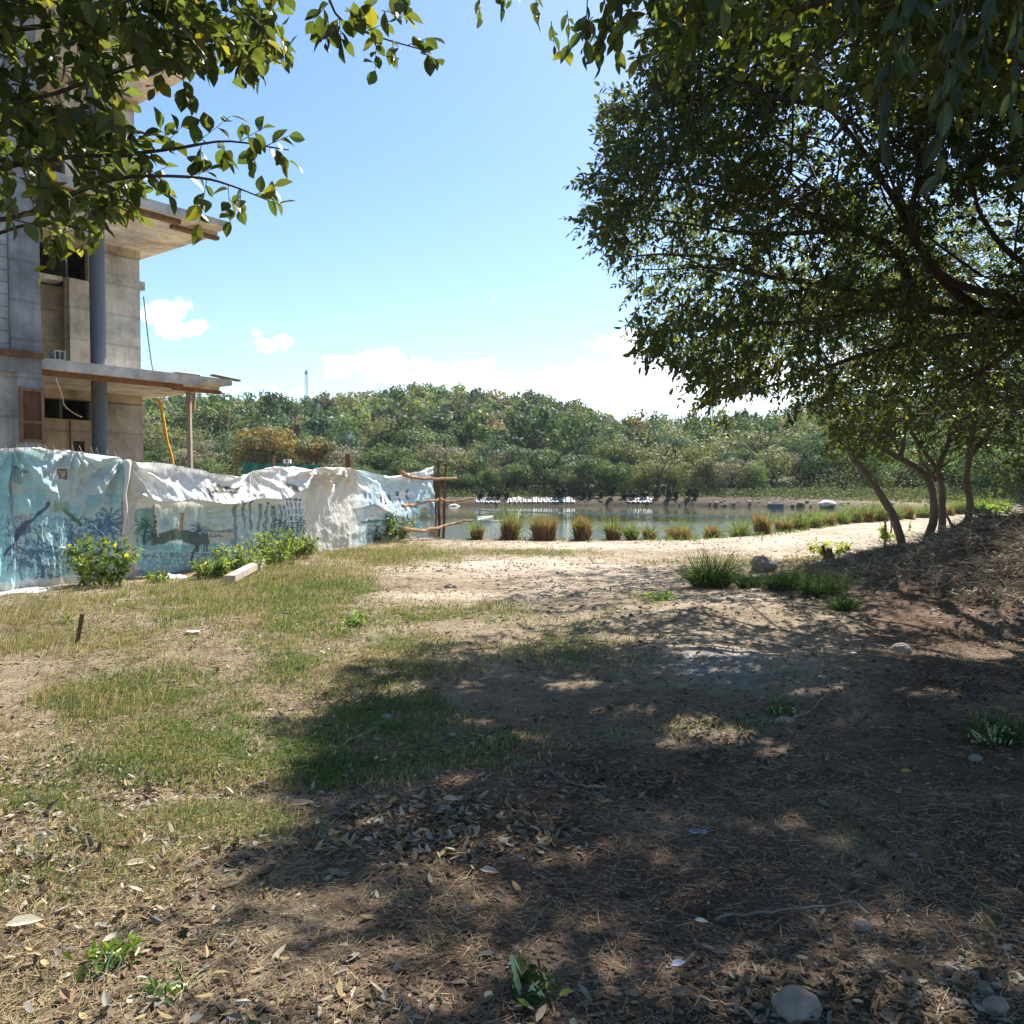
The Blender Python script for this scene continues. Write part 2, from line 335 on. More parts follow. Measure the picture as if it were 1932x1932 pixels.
def water_mat():
    m, N, L = new_mat('pond_water')
    tc = nd(N, L, 'ShaderNodeTexCoord'); mp = nd(N, L, 'ShaderNodeMapping', {0: tc.outputs['Object'], 'Scale': (.9, 2.2, 1)})
    n = nd(N, L, 'ShaderNodeTexNoise', {'Vector': mp.outputs[0], 'Scale': 2.4, 'Detail': 4., 'Roughness': .55})
    sy = nd(N, L, 'ShaderNodeSeparateXYZ', {0: tc.outputs['Object']}); wn = nd(N, L, 'ShaderNodeTexNoise', {'Vector': tc.outputs['Object'], 'Scale': .12, 'Detail': 3.})
    ya = nd(N, L, 'ShaderNodeMath', {0: wn.outputs[0], 1: 14., 2: sy.outputs[1]}, operation='MULTIPLY_ADD')
    rp = nd(N, L, 'ShaderNodeMapRange', {'Value': ya.outputs[0], 'From Min': 47., 'From Max': 56., 'To Min': .75, 'To Max': .06})
    b = nd(N, L, 'ShaderNodeBump', {'Height': n.outputs[0], 'Strength': rp.outputs[0], 'Distance': .05})
    p = nd(N, L, 'ShaderNodeBsdfPrincipled', {'Base Color': (.075, .088, .045, 1), 'Roughness': .04, 'Normal': b.outputs[0], 'IOR': 1.33})
    nd(N, L, 'ShaderNodeOutputMaterial', {0: p.outputs[0]}); return m

# ------------------------------------------------------------------ terrain
POND = [(-8, 45), (-5, 27), (-1.9, 23.9), (1.5, 23.6), (5.0, 23.6), (7.5, 25.4), (9.3, 28), (14.5, 35), (22.5, 44), (32, 54), (37, 60), (31, 66), (25, 72.5), (18, 77), (9, 79.5), (-4, 78), (-12, 79)]
WZ = -.45
def height(x, y):
    x = np.asarray(x, float); y = np.asarray(y, float)
    near = 1 - sstep(30, 60, y)
    h = (fbm(x * .35, y * .35, 0, 3) - .5) * .22 + (fbm(x * 1.6, y * 1.6, 0, 9) - .5) * .075 * near + (fbm(x * 6, y * 6, 0, 19, 3) - .5) * .03 * near
    d = sdpoly(POND, x, y)
    h = h * sstep(0, 2.5, np.abs(d) + .3)
    # spoil heap on the right
    r = np.sqrt(((x - 9.6) / 3.6) ** 2 + ((y - 12.0) / 4.3) ** 2)
    lump = .75 + .5 * fbm(x * .9, y * .9, 0, 31)
    h = h + 1.12 * np.exp(-np.power(r, 2.4) * 1.1) * lump
    h = h + np.exp(-r ** 2) * ((fbm(x * 2.2, y * 2.2, 0, 37, 4) - .5) * .85 + (np.abs(fbm(x * 5, y * 5, 0, 39, 3) - .5)) * .4)
    h = h + .10 * np.exp(-((x - 2.2) / 1.2) ** 2 - ((y - 9.9) / .8) ** 2) + .07 * np.exp(-((x - 4.0) / 1.3) ** 2 - ((y - 11.3) / .6) ** 2)
    h = h + .05 * np.exp(-((x - 1.6) / .7) ** 2 - ((y - 7.4) / .7) ** 2)
    far = sstep(60, 78, y)
    bank = np.where(d < 0, -1.2 * sstep(0, 1.6, -d), far * (.32 * sstep(0, 1.2, d) + (fbm(x * 1.3, y * 1.3, 0, 88) - .5) * .35 * sstep(0, 1, d)))
    h = h + bank
    h = h + sstep(-9, -14, x) * .1
    return h
def blobs(lst, px, py):
    r = np.zeros(np.shape(px))
    for (cx, cy, rx, ry, w) in lst: r = np.maximum(r, w * np.exp(-(((px - cx) / rx) ** 2 + ((py - cy) / ry) ** 2)))
    return r
GREEN = [(560, 1200, 260, 60, .62), (250, 1230, 260, 70, .55), (300, 1380, 330, 90, .8), (120, 1620, 260, 130, .5), (420, 1560, 200, 70, .5), (760, 1220, 160, 40, .6), (350, 1150, 260, 35, .6), (230, 1310, 190, 60, 1), (420, 1400, 260, 70, .85), (620, 1440, 170, 40, .9), (640, 1265, 230, 45, .7), (740, 1050, 150, 22, 1), (980, 1045, 170, 9, .8),
         (560, 1120, 160, 45, 1), (860, 1160, 170, 36, .6), (720, 1330, 170, 50, .75), (80, 1500, 170, 60, .6), (1230, 1140, 50, 12, .8), (1000, 1230, 200, 60, .5), (900, 1400, 250, 60, .4),
         (1520, 1105, 130, 28, 1), (1400, 1060, 120, 12, .7), (1520, 1060, 90, 14, .7), (1880, 1400, 60, 25, .6), (260, 1800, 60, 30, .4), (1240, 1060, 120, 7, .5), (30, 1200, 110, 40, .7), (1300, 1440, 120, 30, .25)]
SAND = [(1000, 1070, 330, 17, 1), (850, 1125, 170, 13, .9), (1200, 1030, 420, 10, 1), (1450, 1020, 260, 22, .9), (1650, 995, 200, 20, .8), (1400, 1260, 130, 45, .8), (1330, 1140, 150, 22, .7), (760, 1075, 120, 10, .7), (1500, 1050, 160, 16, .8), (160, 1205, 60, 8, .6), (1100, 1090, 200, 22, .6), (720, 1190, 100, 8, .6), (1300, 1100, 300, 25, .5)]
LIT = [(200, 1700, 380, 260, 1), (800, 1560, 260, 120, .9), (1050, 1440, 260, 90, .7), (1250, 1400, 200, 70, .7), (1500, 1900, 220, 60, .6), (1850, 1250, 160, 90, .9), (700, 1330, 200, 80, .5), (500, 1500, 260, 80, .7)]
def gpx(x, y):
    px, py, d = proj(np.stack([x, y, np.zeros_like(x)], -1)); bad = y < 1.0
    return np.where(bad, 900, px), np.where(bad, 2400, py)
def masks(x, y):
    px, py = gpx(x, y)
    w = (fbm(x * 1.3, y * 1.3, 0, 51) - .5)
    g = np.clip(blobs(GREEN, px, py) + w * .9, 0, 1); s_ = np.clip(blobs(SAND, px, py) * (.55 + .9 * fbm(x * 2.2, y * 3.2, 0, 57)) + w * 1.1, 0, 1); l = np.clip(blobs(LIT, px, py) + w * .5, 0, 1)
    return px, py, g, s_, l
def axis_pts(a, b, step, ends, growth=1.16):
    core = list(np.arange(a, b + 1e-6, step)); lo = []; x = a; s_ = step
    while x > ends[0]: s_ *= growth; x -= s_; lo.append(x)
    hi = []; x = core[-1]; s_ = step
    while x < ends[1]: s_ *= growth; x += s_; hi.append(x)
    return np.array(lo[::-1] + core + hi)
xs = axis_pts(-13, 15, .075, (-420, 420), 1.09)
ys = [-12., -6, -2, 0, 1.0]; s_ = .035
while ys[-1] < 95: ys.append(ys[-1] + s_); s_ = min(s_ * 1.009, .45)
while ys[-1] < 900: s_ *= 1.12; ys.append(ys[-1] + s_)
ys = np.array(ys)
X, Y = np.meshgrid(xs, ys); Z = height(X, Y)
px, py, g_, s2, l_ = masks(X, Y)
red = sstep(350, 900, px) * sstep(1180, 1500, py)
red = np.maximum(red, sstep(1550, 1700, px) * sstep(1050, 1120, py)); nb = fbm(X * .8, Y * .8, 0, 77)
soil = np.array([.32, .26, .185])[None, None] * (1 - red[..., None]) + np.array([.155, .10, .072])[None, None] * red[..., None]  # red-brown soil, darkened further to carry the foreground tree shade
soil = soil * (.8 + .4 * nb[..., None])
soil = soil * (1 - s2[..., None]) + np.array([.56, .47, .385]) * s2[..., None]
gg = sstep(.25, .7, g_)[..., None] * .5; soil = soil * (1 - gg) + np.array([.17, .16, .07]) * gg
concp = sstep(.6, 1.1, ((px - 1375) / 95) ** 2 + ((py - 1268) / 38) ** 2 + (nb - .5) * 1.6)[..., None]
soil = soil * concp + np.array([.36, .35, .33]) * (1 - concp)
heap = np.exp(-(((X - 9.6) / 3.9) ** 2 + ((Y - 12) / 4.6) ** 2) ** 1.3)[..., None]; soil = soil * (1 - heap * .8) + np.array([.12, .088, .065]) * heap * .8
dp = sdpoly(POND, X, Y); wet = ((dp < .1) & (Y < 55))[..., None] * .5; soil = soil * (1 - wet) + np.array([.10, .085, .05]) * wet
farg = sstep(60, 78, Y)[..., None]; soil = soil * (1 - farg) + (np.array([.10, .078, .055]) * (.7 + .6 * nb[..., None])) * farg
G = Geo(); ny, nx = X.shape; i = np.arange(ny - 1)[:, None] * nx + np.arange(nx - 1)[None]
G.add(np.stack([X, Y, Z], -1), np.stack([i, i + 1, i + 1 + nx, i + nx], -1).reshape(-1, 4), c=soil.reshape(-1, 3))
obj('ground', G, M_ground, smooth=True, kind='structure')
G = Geo(); G.add([[-30, 20, WZ], [45, 20, WZ], [45, 86, WZ], [-30, 86, WZ]], [[0, 1, 2, 3]]); obj('pond_water', G, water_mat(), kind='structure')

# hill behind the pond (polar patch)
RPX = [-900, 150, 300, 430, 520, 620, 700, 800, 880, 960, 1060, 1110, 1150, 1200, 1260, 1350, 1450, 1550, 1700, 1900, 2600]
RPY = [700, 740, 755, 752, 752, 752, 746, 735, 742, 752, 758, 776, 800, 803, 794, 792, 784, 770, 755, 745, 720]
def ridge(u):
    px_ = u * F + CX
    R = np.interp(px_, [-900, 300, 1000, 1120, 1200, 2600], [240, 235, 215, 235, 340, 360])
    zz = (HOR - np.interp(px_, RPX, RPY)) / F * R + EYE
    return R, np.maximum(zz - 6.2 - 22 / F * R, 2)
def hill_z(x, y):
    u = x / y; R, zz = ridge(u); t = (y - 92) / (R - 92)
    prof = np.where(t < 1, sstep(-.12, 1.0, t) * .35 + np.clip(t, 0, 1) ** .8 * .65, 1 - .25 * np.clip(t - 1, 0, 2))
    n = (fbm(x * .02, y * .02, 0, 5) - .5) * 9 * np.clip(t, 0, 1) * np.clip(1.3 - t, 0, 1)
    return .3 + np.where(t > 0, prof * (zz - .3) + n, 0)
us = np.linspace(-1.5, 1.5, 160); yr = 90 * np.exp(np.linspace(0, math.log(6), 60))
U, YY = np.meshgrid(us, yr); XX = U * YY; ZZ = hill_z(XX, YY)
ZZ[0] -= 2.5
G = Geo(); ny, nx = U.shape; i = np.arange(ny - 1)[:, None] * nx + np.arange(nx - 1)[None]
G.add(np.stack([XX, YY, ZZ], -1), np.stack([i, i + 1, i + 1 + nx, i + nx], -1).reshape(-1, 4))
M_hill = rough_mat('hill_soil', (.05, .055, .03), (.12, .10, .06), .3, .95, .5, 3)
obj('hill', G, M_hill, smooth=True, kind='structure')

# ------------------------------------------------------------------ far trees
PAL = {'dark': (.07, .115, .05), 'mid': (.12, .175, .065), 'olive': (.18, .20, .085), 'light': (.165, .25, .08), 'grey': (.20, .19, .145),
       'orange': (.27, .19, .055), 'blue': (.075, .125, .085), 'tan': (.23, .19, .13), 'yellow': (.21, .21, .07)}
def crown_geo(g, c, rad, hgt, nq, size, colr, nl=16, flat=.75, seed=0):
    r_ = np.random.default_rng(seed)
    lob = unit(r_.normal(size=(nl, 3))) * (r_.uniform(.25, .8, (nl, 1))); lob[:, 2] = lob[:, 2] * flat
    lr = r_.uniform(.25, .5, nl)
    k = r_.integers(0, nl, nq); dd = unit(r_.normal(size=(nq, 3)) + np.array([0, 0, .35]))
    P = lob[k] + dd * lr[k][:, None] * r_.uniform(.65, 1.08, (nq, 1))
    P = P * np.array([rad, rad, hgt * .5]) + np.asarray(c)
    Nn = unit(dd + r_.normal(size=(nq, 3)) * .40)
    cc = np.asarray(colr)[None] * (r_.uniform(.75, 1.3, (nl, 1))[k]) * r_.uniform(.85, 1.18, (nq, 1)) * np.array([1, 1, 1]) 
    cc[:, 0] *= r_.uniform(.92, 1.12, nq)
    g.quads(P, Nn, size * r_.uniform(.6, 1.4, nq), cc)
far_meshes = {}
vid = 0
for kind_, cols in (('round', ['mid', 'olive', 'dark', 'light', 'olive', 'blue']), ('spread', ['olive', 'mid', 'grey', 'dark'])):
    for k, cn in enumerate(cols):
        vid += 1; g = Geo(); H = 6.0
        if kind_ == 'round': crown_geo(g, (0, 0, 2.7), 2.7, 5.4, 4600, .20, PAL[cn], 18, .9, 100 + vid)
        else: crown_geo(g, (0, 0, 3.1), 3.3, 4.4, 4200, .20, PAL[cn], 16, .6, 100 + vid)
        t = Geo(); r_ = np.random.default_rng(vid); top = 4.2
        t.tube(spline([(0, 0, -.6), (.1, .05, 1.2), (-.1, .1, 2.6), (.05, 0, top)], 8), np.linspace(.16, .06, 8), 6)
        for q in range(6):
            a = r_.uniform(0, 6.28); e = r_.uniform(1.2, 2.2); z0 = r_.uniform(1.2, 2.6)
            t.tube(spline([(0, 0, z0), (math.cos(a) * e * .5, math.sin(a) * e * .5, z0 + .9), (math.cos(a) * e, math.sin(a) * e, z0 + 2.2)], 6), np.linspace(.08, .025, 6), 5)
        far_meshes[(kind_, k)] = (g.mesh('crown'), t.mesh('trunk'), cn)
def add_tree(name, mk, loc, s_, rz, label, group):
    o = thing(name, label, 'tree', loc, group, rz); o.scale = (s_[0], s_[0], s_[1])
    obj('crown', mk[0], M_far, o); obj('trunk', mk[1], M_bark, o); return o
CN = {'mid': 'mid green', 'olive': 'olive green', 'dark': 'dark green', 'light': 'bright green', 'blue': 'bluish green', 'grey': 'greyish'}
FX = [(int(x), n) for x, n in zip(np.linspace(290, 1932, 60), range(60))]
ZN = [(330, 'beside the balcony slab prop'), (440, 'left of the orange tree'), (640, 'behind the orange trees'), (760, 'behind the blank tarp panel'), (860, 'above the fence end rails'), (960, 'left of the long liner'), (1090, 'above the long liner'), (1180, 'between the two liners'), (1290, 'above the short liner'), (1420, 'between short liner and pump'), (1520, 'behind the pump'), (1640, 'left of the leaning trunk'), (9999, 'behind the trunks on the heap')]
place_words = lambda p: next(w for x, w in ZN if p < x)
size_word = lambda s: 'small ' if s < .9 else 'tall ' if s > 1.08 else ''
keys = list(far_meshes)
cnt = 0
for row, (y0, y1, n_, ht) in enumerate([(83.5, 86, 56, .72), (88, 93, 52, 1.1), (95, 103, 50, 1.3)]):
    for j in range(n_):
        p_ = 200 + (j + rnd(1)[0] * .8) * (2050 - 200) / n_; yy = rnd(1, y0, y1)[0]; x_ = (p_ - CX) / F * yy
        if row == 0 and (x_ > 26 or rnd(1)[0] < .12): continue
        if sdpoly(POND, np.array([x_]), np.array([yy]))[0] < 2.2: continue
        mk_ = keys[rng.integers(len(keys))]; mk = far_meshes[mk_]
        s = ht * rnd(1, .75, 1.2)[0]; z_ = float(height(x_, yy)) if yy < 92 else float(hill_z(np.array(x_), np.array(yy)))
        where = ['front row', 'second row', 'third row'][row]
        add_tree('broadleaf_tree', mk, (x_, yy, z_), (s * rnd(1, .9, 1.2)[0], s), rnd(1, 0, 6.28)[0],
                 f'{size_word(s / ht)}{CN[mk[2]]} {"round" if mk_[0] == "round" else "spreading"} tree {place_words(p_)}, {where}', f'trees along the far shore, {where}, {place_words(p_)}'); cnt += 1
# right shore trees (behind the leaning trunks)
for j in range(16):
    yy = rnd(1, 62, 80)[0]; x_ = rnd(1, 40, 58)[0]
    mk_ = keys[rng.integers(len(keys))]; mk = far_meshes[mk_]; s = rnd(1, .9, 1.3)[0]
    add_tree('broadleaf_tree', mk, (x_, yy, float(height(x_, yy))), (s, s), rnd(1, 0, 6.28)[0], f'{CN[mk[2]]} tree on the right shore, {["nearest the water", "in the middle row", "farthest back"][min(2, int((yy - 62) / 6))]}, {"left part" if x_ / yy < .62 else "right part"}', 'trees on the right shore: ' + CN[mk[2]])
# special trees
def special(name, px_, py_top, Yd, wpx, hpx, cn, label, nq=5000, seed=1, bare=False):
    x_ = (px_ - CX) / F * Yd; zt = EYE + (HOR - py_top) / F * Yd; rad = wpx / 2 / F * Yd; hh = hpx / F * Yd; zb = float(hill_z(np.array(x_), np.array(Yd))) if Yd > 92 else .2
    o = thing(name, label, 'tree', (x_, Yd, zb)); g = Geo()
    if not bare:
        crown_geo(g, (0, 0, zt - zb - hh / 2), rad, hh, nq, .26, PAL[cn], 20, .85, seed)
        if cn == 'orange': crown_geo(g, (0, 0, zt - zb - hh / 2), rad * 1.05, hh, int(nq * .8), .24, PAL['olive'], 16, .85, seed + 40); obj('crown', g, M_far, o)
    t = Geo(); r_ = np.random.default_rng(seed)
    hb = zt - zb - hh * .5; t.tube(spline([(0, 0, -.5), (.2, 0, hb * .5), (0, .1, hb)], 8), np.linspace(.3, .12, 8), 6, c=(1.6, 1.6, 1.6))
    obj('trunk', t, M_bark_pale if bare else M_bark, o)
    if bare:
        b = Geo(); A = []; B = []
        for q in range(26):
            a = r_.uniform(0, 6.28); e = r_.uniform(.2, 1) * rad; z0 = hb * r_.uniform(.5, 1); z1 = min(hb + hh * .6, z0 + r_.uniform(.4, 1) * hh)
            sp_ = spline([(0, 0, z0), (math.cos(a) * e * .5, math.sin(a) * e * .5, (z0 + z1) / 2 - .2), (math.cos(a) * e, math.sin(a) * e, z1)], 7); b.tube(sp_, np.linspace(.10, .03, 7), 4)
            for w in range(26):
                p = sp_[r_.integers(2, 7)]; A.append(p); B.append(p + unit(r_.normal(size=3) + [0, 0, .8]) * r_.uniform(.5, 1.4))
        b.sticks(np.array(A), np.array(B), .02, np.array([1, 1, 1.])); obj('branch_crown', b, M_bark_pale, o)
    return o
special('orange_leaved_tree', 505, 800, 81, 130, 95, 'orange', 'broad tree with orange and yellow leaves behind the tarp fence', 6000, 3)
special('orange_leaved_tree', 595, 822, 81, 75, 55, 'orange', 'smaller rusty orange tree right of the big orange one', 3500, 4)
special('yellow_green_tree', 455, 812, 82, 70, 70, 'yellow', 'yellowish tree left of the big orange tree, behind the fence', 3500, 5)
special('bare_tree', 925, 765, 135, 90, 60, 'grey', 'leafless grey tree on the hillside below the summit', seed=6, bare=True)
special('bare_tree', 760, 790, 110, 110, 70, 'grey', 'leafless grey tree on the slope left of the middle', seed=7, bare=True)
special('bright_green_tree', 1215, 858, 84, 62, 62, 'light', 'bright green rounded tree at the water edge across the pond', 3500, 8)
special('bare_tree', 1180, 800, 112, 120, 60, 'tan', 'leafless tan tree on the lower slope right of the dip', seed=12, bare=True)
for (a_, b_, w_, h_, dd, sd_, lb) in [(812, 712, 26, 18, 210, 9, 'umbrella shaped tree standing tallest on the summit ridge'), (492, 730, 34, 22, 222, 10, 'flat topped tree on the ridge left of the mast'),
        (532, 738, 26, 20, 222, 13, 'small tree on the ridge just left of the mast'), (1185, 763, 40, 14, 300, 11, 'flat topped tree on the far ridge right of the dip'), (1272, 760, 30, 14, 300, 14, 'dark tree on the far ridge near the overhanging leaves'), (452, 734, 30, 22, 222, 15, 'dark tree on the ridge beside the slab end')]:
    special('ridge_tree', a_, b_, dd, w_, h_, 'dark', lb, 900, sd_)
# forest mass on the hill
g = Geo(); tg = Geo(); ci = 0
r0 = np.random.default_rng(21)
proto_far = []
for k in range(8):
    gg_ = Geo(); crown_geo(gg_, (0, 0, 0), 1, 2, 620, .17, (1, 1, 1), 12, .95, 300 + k); proto_far.append((gg_.v[0].reshape(-1, 4, 3), gg_.c[0].reshape(-1, 4, 3)))
names = ['dark', 'mid', 'olive', 'mid', 'light', 'blue', 'grey', 'olive', 'dark', 'blue', 'tan', 'mid', 'orange']
pw = np.array([2.2, 3, 3, 2, 1.2, 2, 1.6, 2, 2, 1, 1., 2, .12]); pw /= pw.sum()
Vs = []; Cs = []
for k in range(7200):
    u_ = r0.uniform(-.72, .95); R_, _z = ridge(np.array(u_)); yy = 98 + (R_ * 1.04 - 98) * r0.uniform(0, 1) ** .75
    if r0.uniform() > (yy / 250) * 1.15 + .28: continue
    x_ = u_ * yy; z_ = float(hill_z(np.array(x_), np.array(yy))); s = r0.uniform(1.3, 3.1) * (1 + yy / 900)
    zs = s * r0.uniform(.75, 1.25)
    if yy > R_ * .93: zs *= r0.uniform(.6, 1.2)
    V_, C_ = proto_far[k % 8]; nq = len(V_)
    m_ = slice(0, nq if yy < 170 else int(nq * .75))
    a = r0.uniform(0, 6.28); ca, sa = math.cos(a), math.sin(a); V = V_[m_].copy()
    V = np.stack([(V[..., 0] * ca - V[..., 1] * sa) * s, (V[..., 0] * sa + V[..., 1] * ca) * s, V[..., 2] * zs], -1) + np.array([x_, yy, z_ + r0.uniform(.2, 2.6) + zs])
    cl = np.array(PAL[names[r0.choice(len(names), p=pw)]]) * r0.uniform(.6, 1.35)
    Vs.append(V.reshape(-1, 3)); Cs.append((C_[m_] * cl).reshape(-1, 3))
Vs = np.concatenate(Vs); Cs = np.concatenate(Cs); g.add(Vs, np.arange(len(Vs)).reshape(-1, 4), c=Cs)
obj('hill_forest', g, M_far, kind='stuff', label='dense mixed forest covering the hill beyond the pond', cat='forest')
print('far trees', cnt, 'forest quads', len(Vs) // 4)
# undergrowth strip on far bank
g = Geo(); n = 90000; x_ = rnd(n, -28, 50); y_ = rnd(n, 62, 92); d_ = sdpoly(POND, x_, y_); k = (d_ > .7) & (fbm(x_ * .5, y_ * .5, 0, 8) > .30 + .25 * (d_ < 1.6)); x_, y_, d_ = x_[k], y_[k], d_[k]; n = len(x_)
P = np.stack([x_, y_, height(x_, y_) + rnd(n, 0, .55) * np.clip((d_ - .8) / 2, .1, 1.6) * (1 + 2.4 * sstep(4, 6, d_) * sstep(.5, .6, fbm(x_ * .35, y_ * .35, 0, 9)))], 1)
g.quads(P, rvec(n), rnd(n, .1, .24), np.array([.09, .11, .045])[None] * rnd(n, .6, 1.7)[:, None] * np.array([1, 1, 1])); obj('undergrowth', g, M_far, kind='stuff', label='low green undergrowth along the far bank', cat='undergrowth')

# ------------------------------------------------------------------ mast
Yt = 228; bx = (580 - CX) / F * Yt; zt = EYE + (HOR - 697) / F * Yt; zb = zt - 11; mast = thing('lattice_mast', 'thin pale lattice radio mast standing on the hill ridge', 'mast', (bx, Yt, zb))
g = Geo(); Hh = zt - zb
for sx, sy in ((-1, -1), (1, -1), (0, 1)): g.tube([(sx * .45, sy * .45, 0), (sx * .3, sy * .3, Hh)], .06, 4, c=(.55, .57, .6))
obj('mast_leg', g, M_plain, mast); g = Geo(); k = 0
for z_ in np.arange(0, Hh - .8, .8):
    P = [(-.4, -.4), (.4, -.4), (0, .4)]
    for q in range(3):
        a, b = P[q], P[(q + 1) % 3]; g.tube([(a[0], a[1], z_), (b[0], b[1], z_ + .8)], .03, 3, c=(.55, .57, .6)); g.tube([(b[0], b[1], z_), (a[0], a[1], z_)], .03, 3, c=(.55, .57, .6))
obj('lattice', g, M_plain, mast); g = Geo(); g.box(-.35, .35, -.1, .1, Hh - 1.6, Hh - .6, c=(.5, .52, .55)); obj('antenna', g, M_plain, mast)
# ------------------------------------------------------------------ thin air haze
def build_haze():
    m, N, L = new_mat('air_haze'); v = nd(N, L, 'ShaderNodeVolumePrincipled', {'Color': (.78, .88, 1.0, 1), 'Density': .00020, 'Anisotropy': .3}); o = nd(N, L, 'ShaderNodeOutputMaterial'); L.new(v.outputs[0], o.inputs['Volume'])
    g = Geo(); g.box(-950, 950, -40, 960, -4, 75); obj('haze', g, m, kind='stuff')
build_haze()
#==MORE==
# ------------------------------------------------------------------ unfinished concrete building
def brick_mat():
    m, N, L = new_mat('block_wall')
    tc = nd(N, L, 'ShaderNodeTexCoord'); s_ = nd(N, L, 'ShaderNodeSeparateXYZ', {0: tc.outputs['Object']}); cb = nd(N, L, 'ShaderNodeCombineXYZ', {0: s_.outputs[0], 1: s_.outputs[2]})
    wn = nd(N, L, 'ShaderNodeTexNoise', {'Vector': tc.outputs['Object'], 'Scale': 9., 'Detail': 4.}); wm = nd(N, L, 'ShaderNodeMixRGB', {0: .03, 1: cb.outputs[0], 2: wn.outputs['Color']})
    br = nd(N, L, 'ShaderNodeTexBrick', {'Vector': wm.outputs[0], 'Color1': (.52, .52, .50, 1), 'Color2': (.44, .44, .43, 1), 'Mortar': (.17, .165, .16, 1), 'Scale': 1., 'Mortar Size': .007, 'Mortar Smooth': .3, 'Brick Width': .4, 'Row Height': .21})
    n = nd(N, L, 'ShaderNodeTexNoise', {'Vector': tc.outputs['Object'], 'Scale': 2.5, 'Detail': 9., 'Roughness': .7}); r = nd(N, L, 'ShaderNodeValToRGB', {0: n.outputs[0]})
    r.color_ramp.elements[0].position = .35; r.color_ramp.elements[0].color = (.6, .6, .6, 1); r.color_ramp.elements[1].position = .62
    c = nd(N, L, 'ShaderNodeMixRGB', {0: 1., 1: br.outputs[0], 2: r.outputs[0]}, blend_type='MULTIPLY')
    h = nd(N, L, 'ShaderNodeMath', {0: br.outputs['Fac'], 1: -1.}, operation='MULTIPLY'); b = nd(N, L, 'ShaderNodeBump', {'Height': h.outputs[0], 'Strength': .7, 'Distance': .01})
    p = nd(N, L, 'ShaderNodeBsdfPrincipled', {'Base Color': c.outputs[0], 'Roughness': .9, 'Normal': b.outputs[0]}); nd(N, L, 'ShaderNodeOutputMaterial', {0: p.outputs[0]}); return m
def board_conc_mat():   # board-marked concrete with horizontal pour lines and stains
    m, N, L = new_mat('poured_concrete')
    a = nd(N, L, 'ShaderNodeAttribute', attribute_name='Col'); tc = nd(N, L, 'ShaderNodeTexCoord'); V = tc.outputs['Object']
    n = nd(N, L, 'ShaderNodeTexNoise', {'Vector': V, 'Scale': 1.6, 'Detail': 9., 'Roughness': .68}); r = nd(N, L, 'ShaderNodeValToRGB', {0: n.outputs[0]})
    r.color_ramp.elements[0].position = .33; r.color_ramp.elements[0].color = (.50, .49, .48, 1); r.color_ramp.elements[1].position = .62; r.color_ramp.elements[1].color = (1.12, 1.1, 1.06, 1)
    mp = nd(N, L, 'ShaderNodeMapping', {0: V, 'Scale': (7, 7, .5)}); n2 = nd(N, L, 'ShaderNodeTexNoise', {'Vector': mp.outputs[0], 'Scale': 1.5, 'Detail': 6., 'Roughness': .7})
    r2 = nd(N, L, 'ShaderNodeValToRGB', {0: n2.outputs[0]}); r2.color_ramp.elements[0].position = .3; r2.color_ramp.elements[0].color = (.7, .7, .7, 1); r2.color_ramp.elements[1].position = .6
    c = nd(N, L, 'ShaderNodeMixRGB', {0: 1., 1: a.outputs['Color'], 2: r.outputs[0]}, blend_type='MULTIPLY'); c = nd(N, L, 'ShaderNodeMixRGB', {0: .7, 1: c.outputs[0], 2: r2.outputs[0]}, blend_type='MULTIPLY')
    mp3 = nd(N, L, 'ShaderNodeMapping', {0: V, 'Scale': (.02, .02, 1)}); wv = nd(N, L, 'ShaderNodeTexWave', {'Vector': mp3.outputs[0], 'Scale': .45, 'Distortion': .6, 'Detail': 2.}, bands_direction='Z')
    r3 = nd(N, L, 'ShaderNodeValToRGB', {0: wv.outputs[0]}); r3.color_ramp.elements[0].color = (.72, .72, .72, 1); r3.color_ramp.elements[1].position = .03
    c = nd(N, L, 'ShaderNodeMixRGB', {0: .8, 1: c.outputs[0], 2: r3.outputs[0]}, blend_type='MULTIPLY')
    n4 = nd(N, L, 'ShaderNodeTexNoise', {'Vector': V, 'Scale': 30., 'Detail': 5.}); b = nd(N, L, 'ShaderNodeBump', {'Height': n4.outputs[0], 'Strength': .35, 'Distance': .02})
    p = nd(N, L, 'ShaderNodeBsdfPrincipled', {'Base Color': c.outputs[0], 'Roughness': .88, 'Normal': b.outputs[0]}); nd(N, L, 'ShaderNodeOutputMaterial', {0: p.outputs[0]}); return m
M_block = brick_mat(); M_pour = board_conc_mat()
B0 = np.array([-8.53, 17.0, 0]); BA = math.atan2(.798, .603)
bld = thing('unfinished_building', 'unfinished grey concrete building with cantilevered balcony slabs and round column, behind the fence', 'building', tuple(B0), rz=BA)
GREY = (.60, .59, .56); CREAM = (.60, .49, .35); SOF = (.72, .64, .52)  # soffit colour is raised and warmed to carry bounce off the ground
def part(name, boxes, mat, col=GREY, label=None):
    g = Geo()
    for b in boxes: g.box(*b[:6], c=(b[6] if len(b) > 6 else col))
    return obj(name, g, mat, bld, label=label)
S = [(3.72, 3.92), (7.17, 7.37), (10.70, 10.90)]
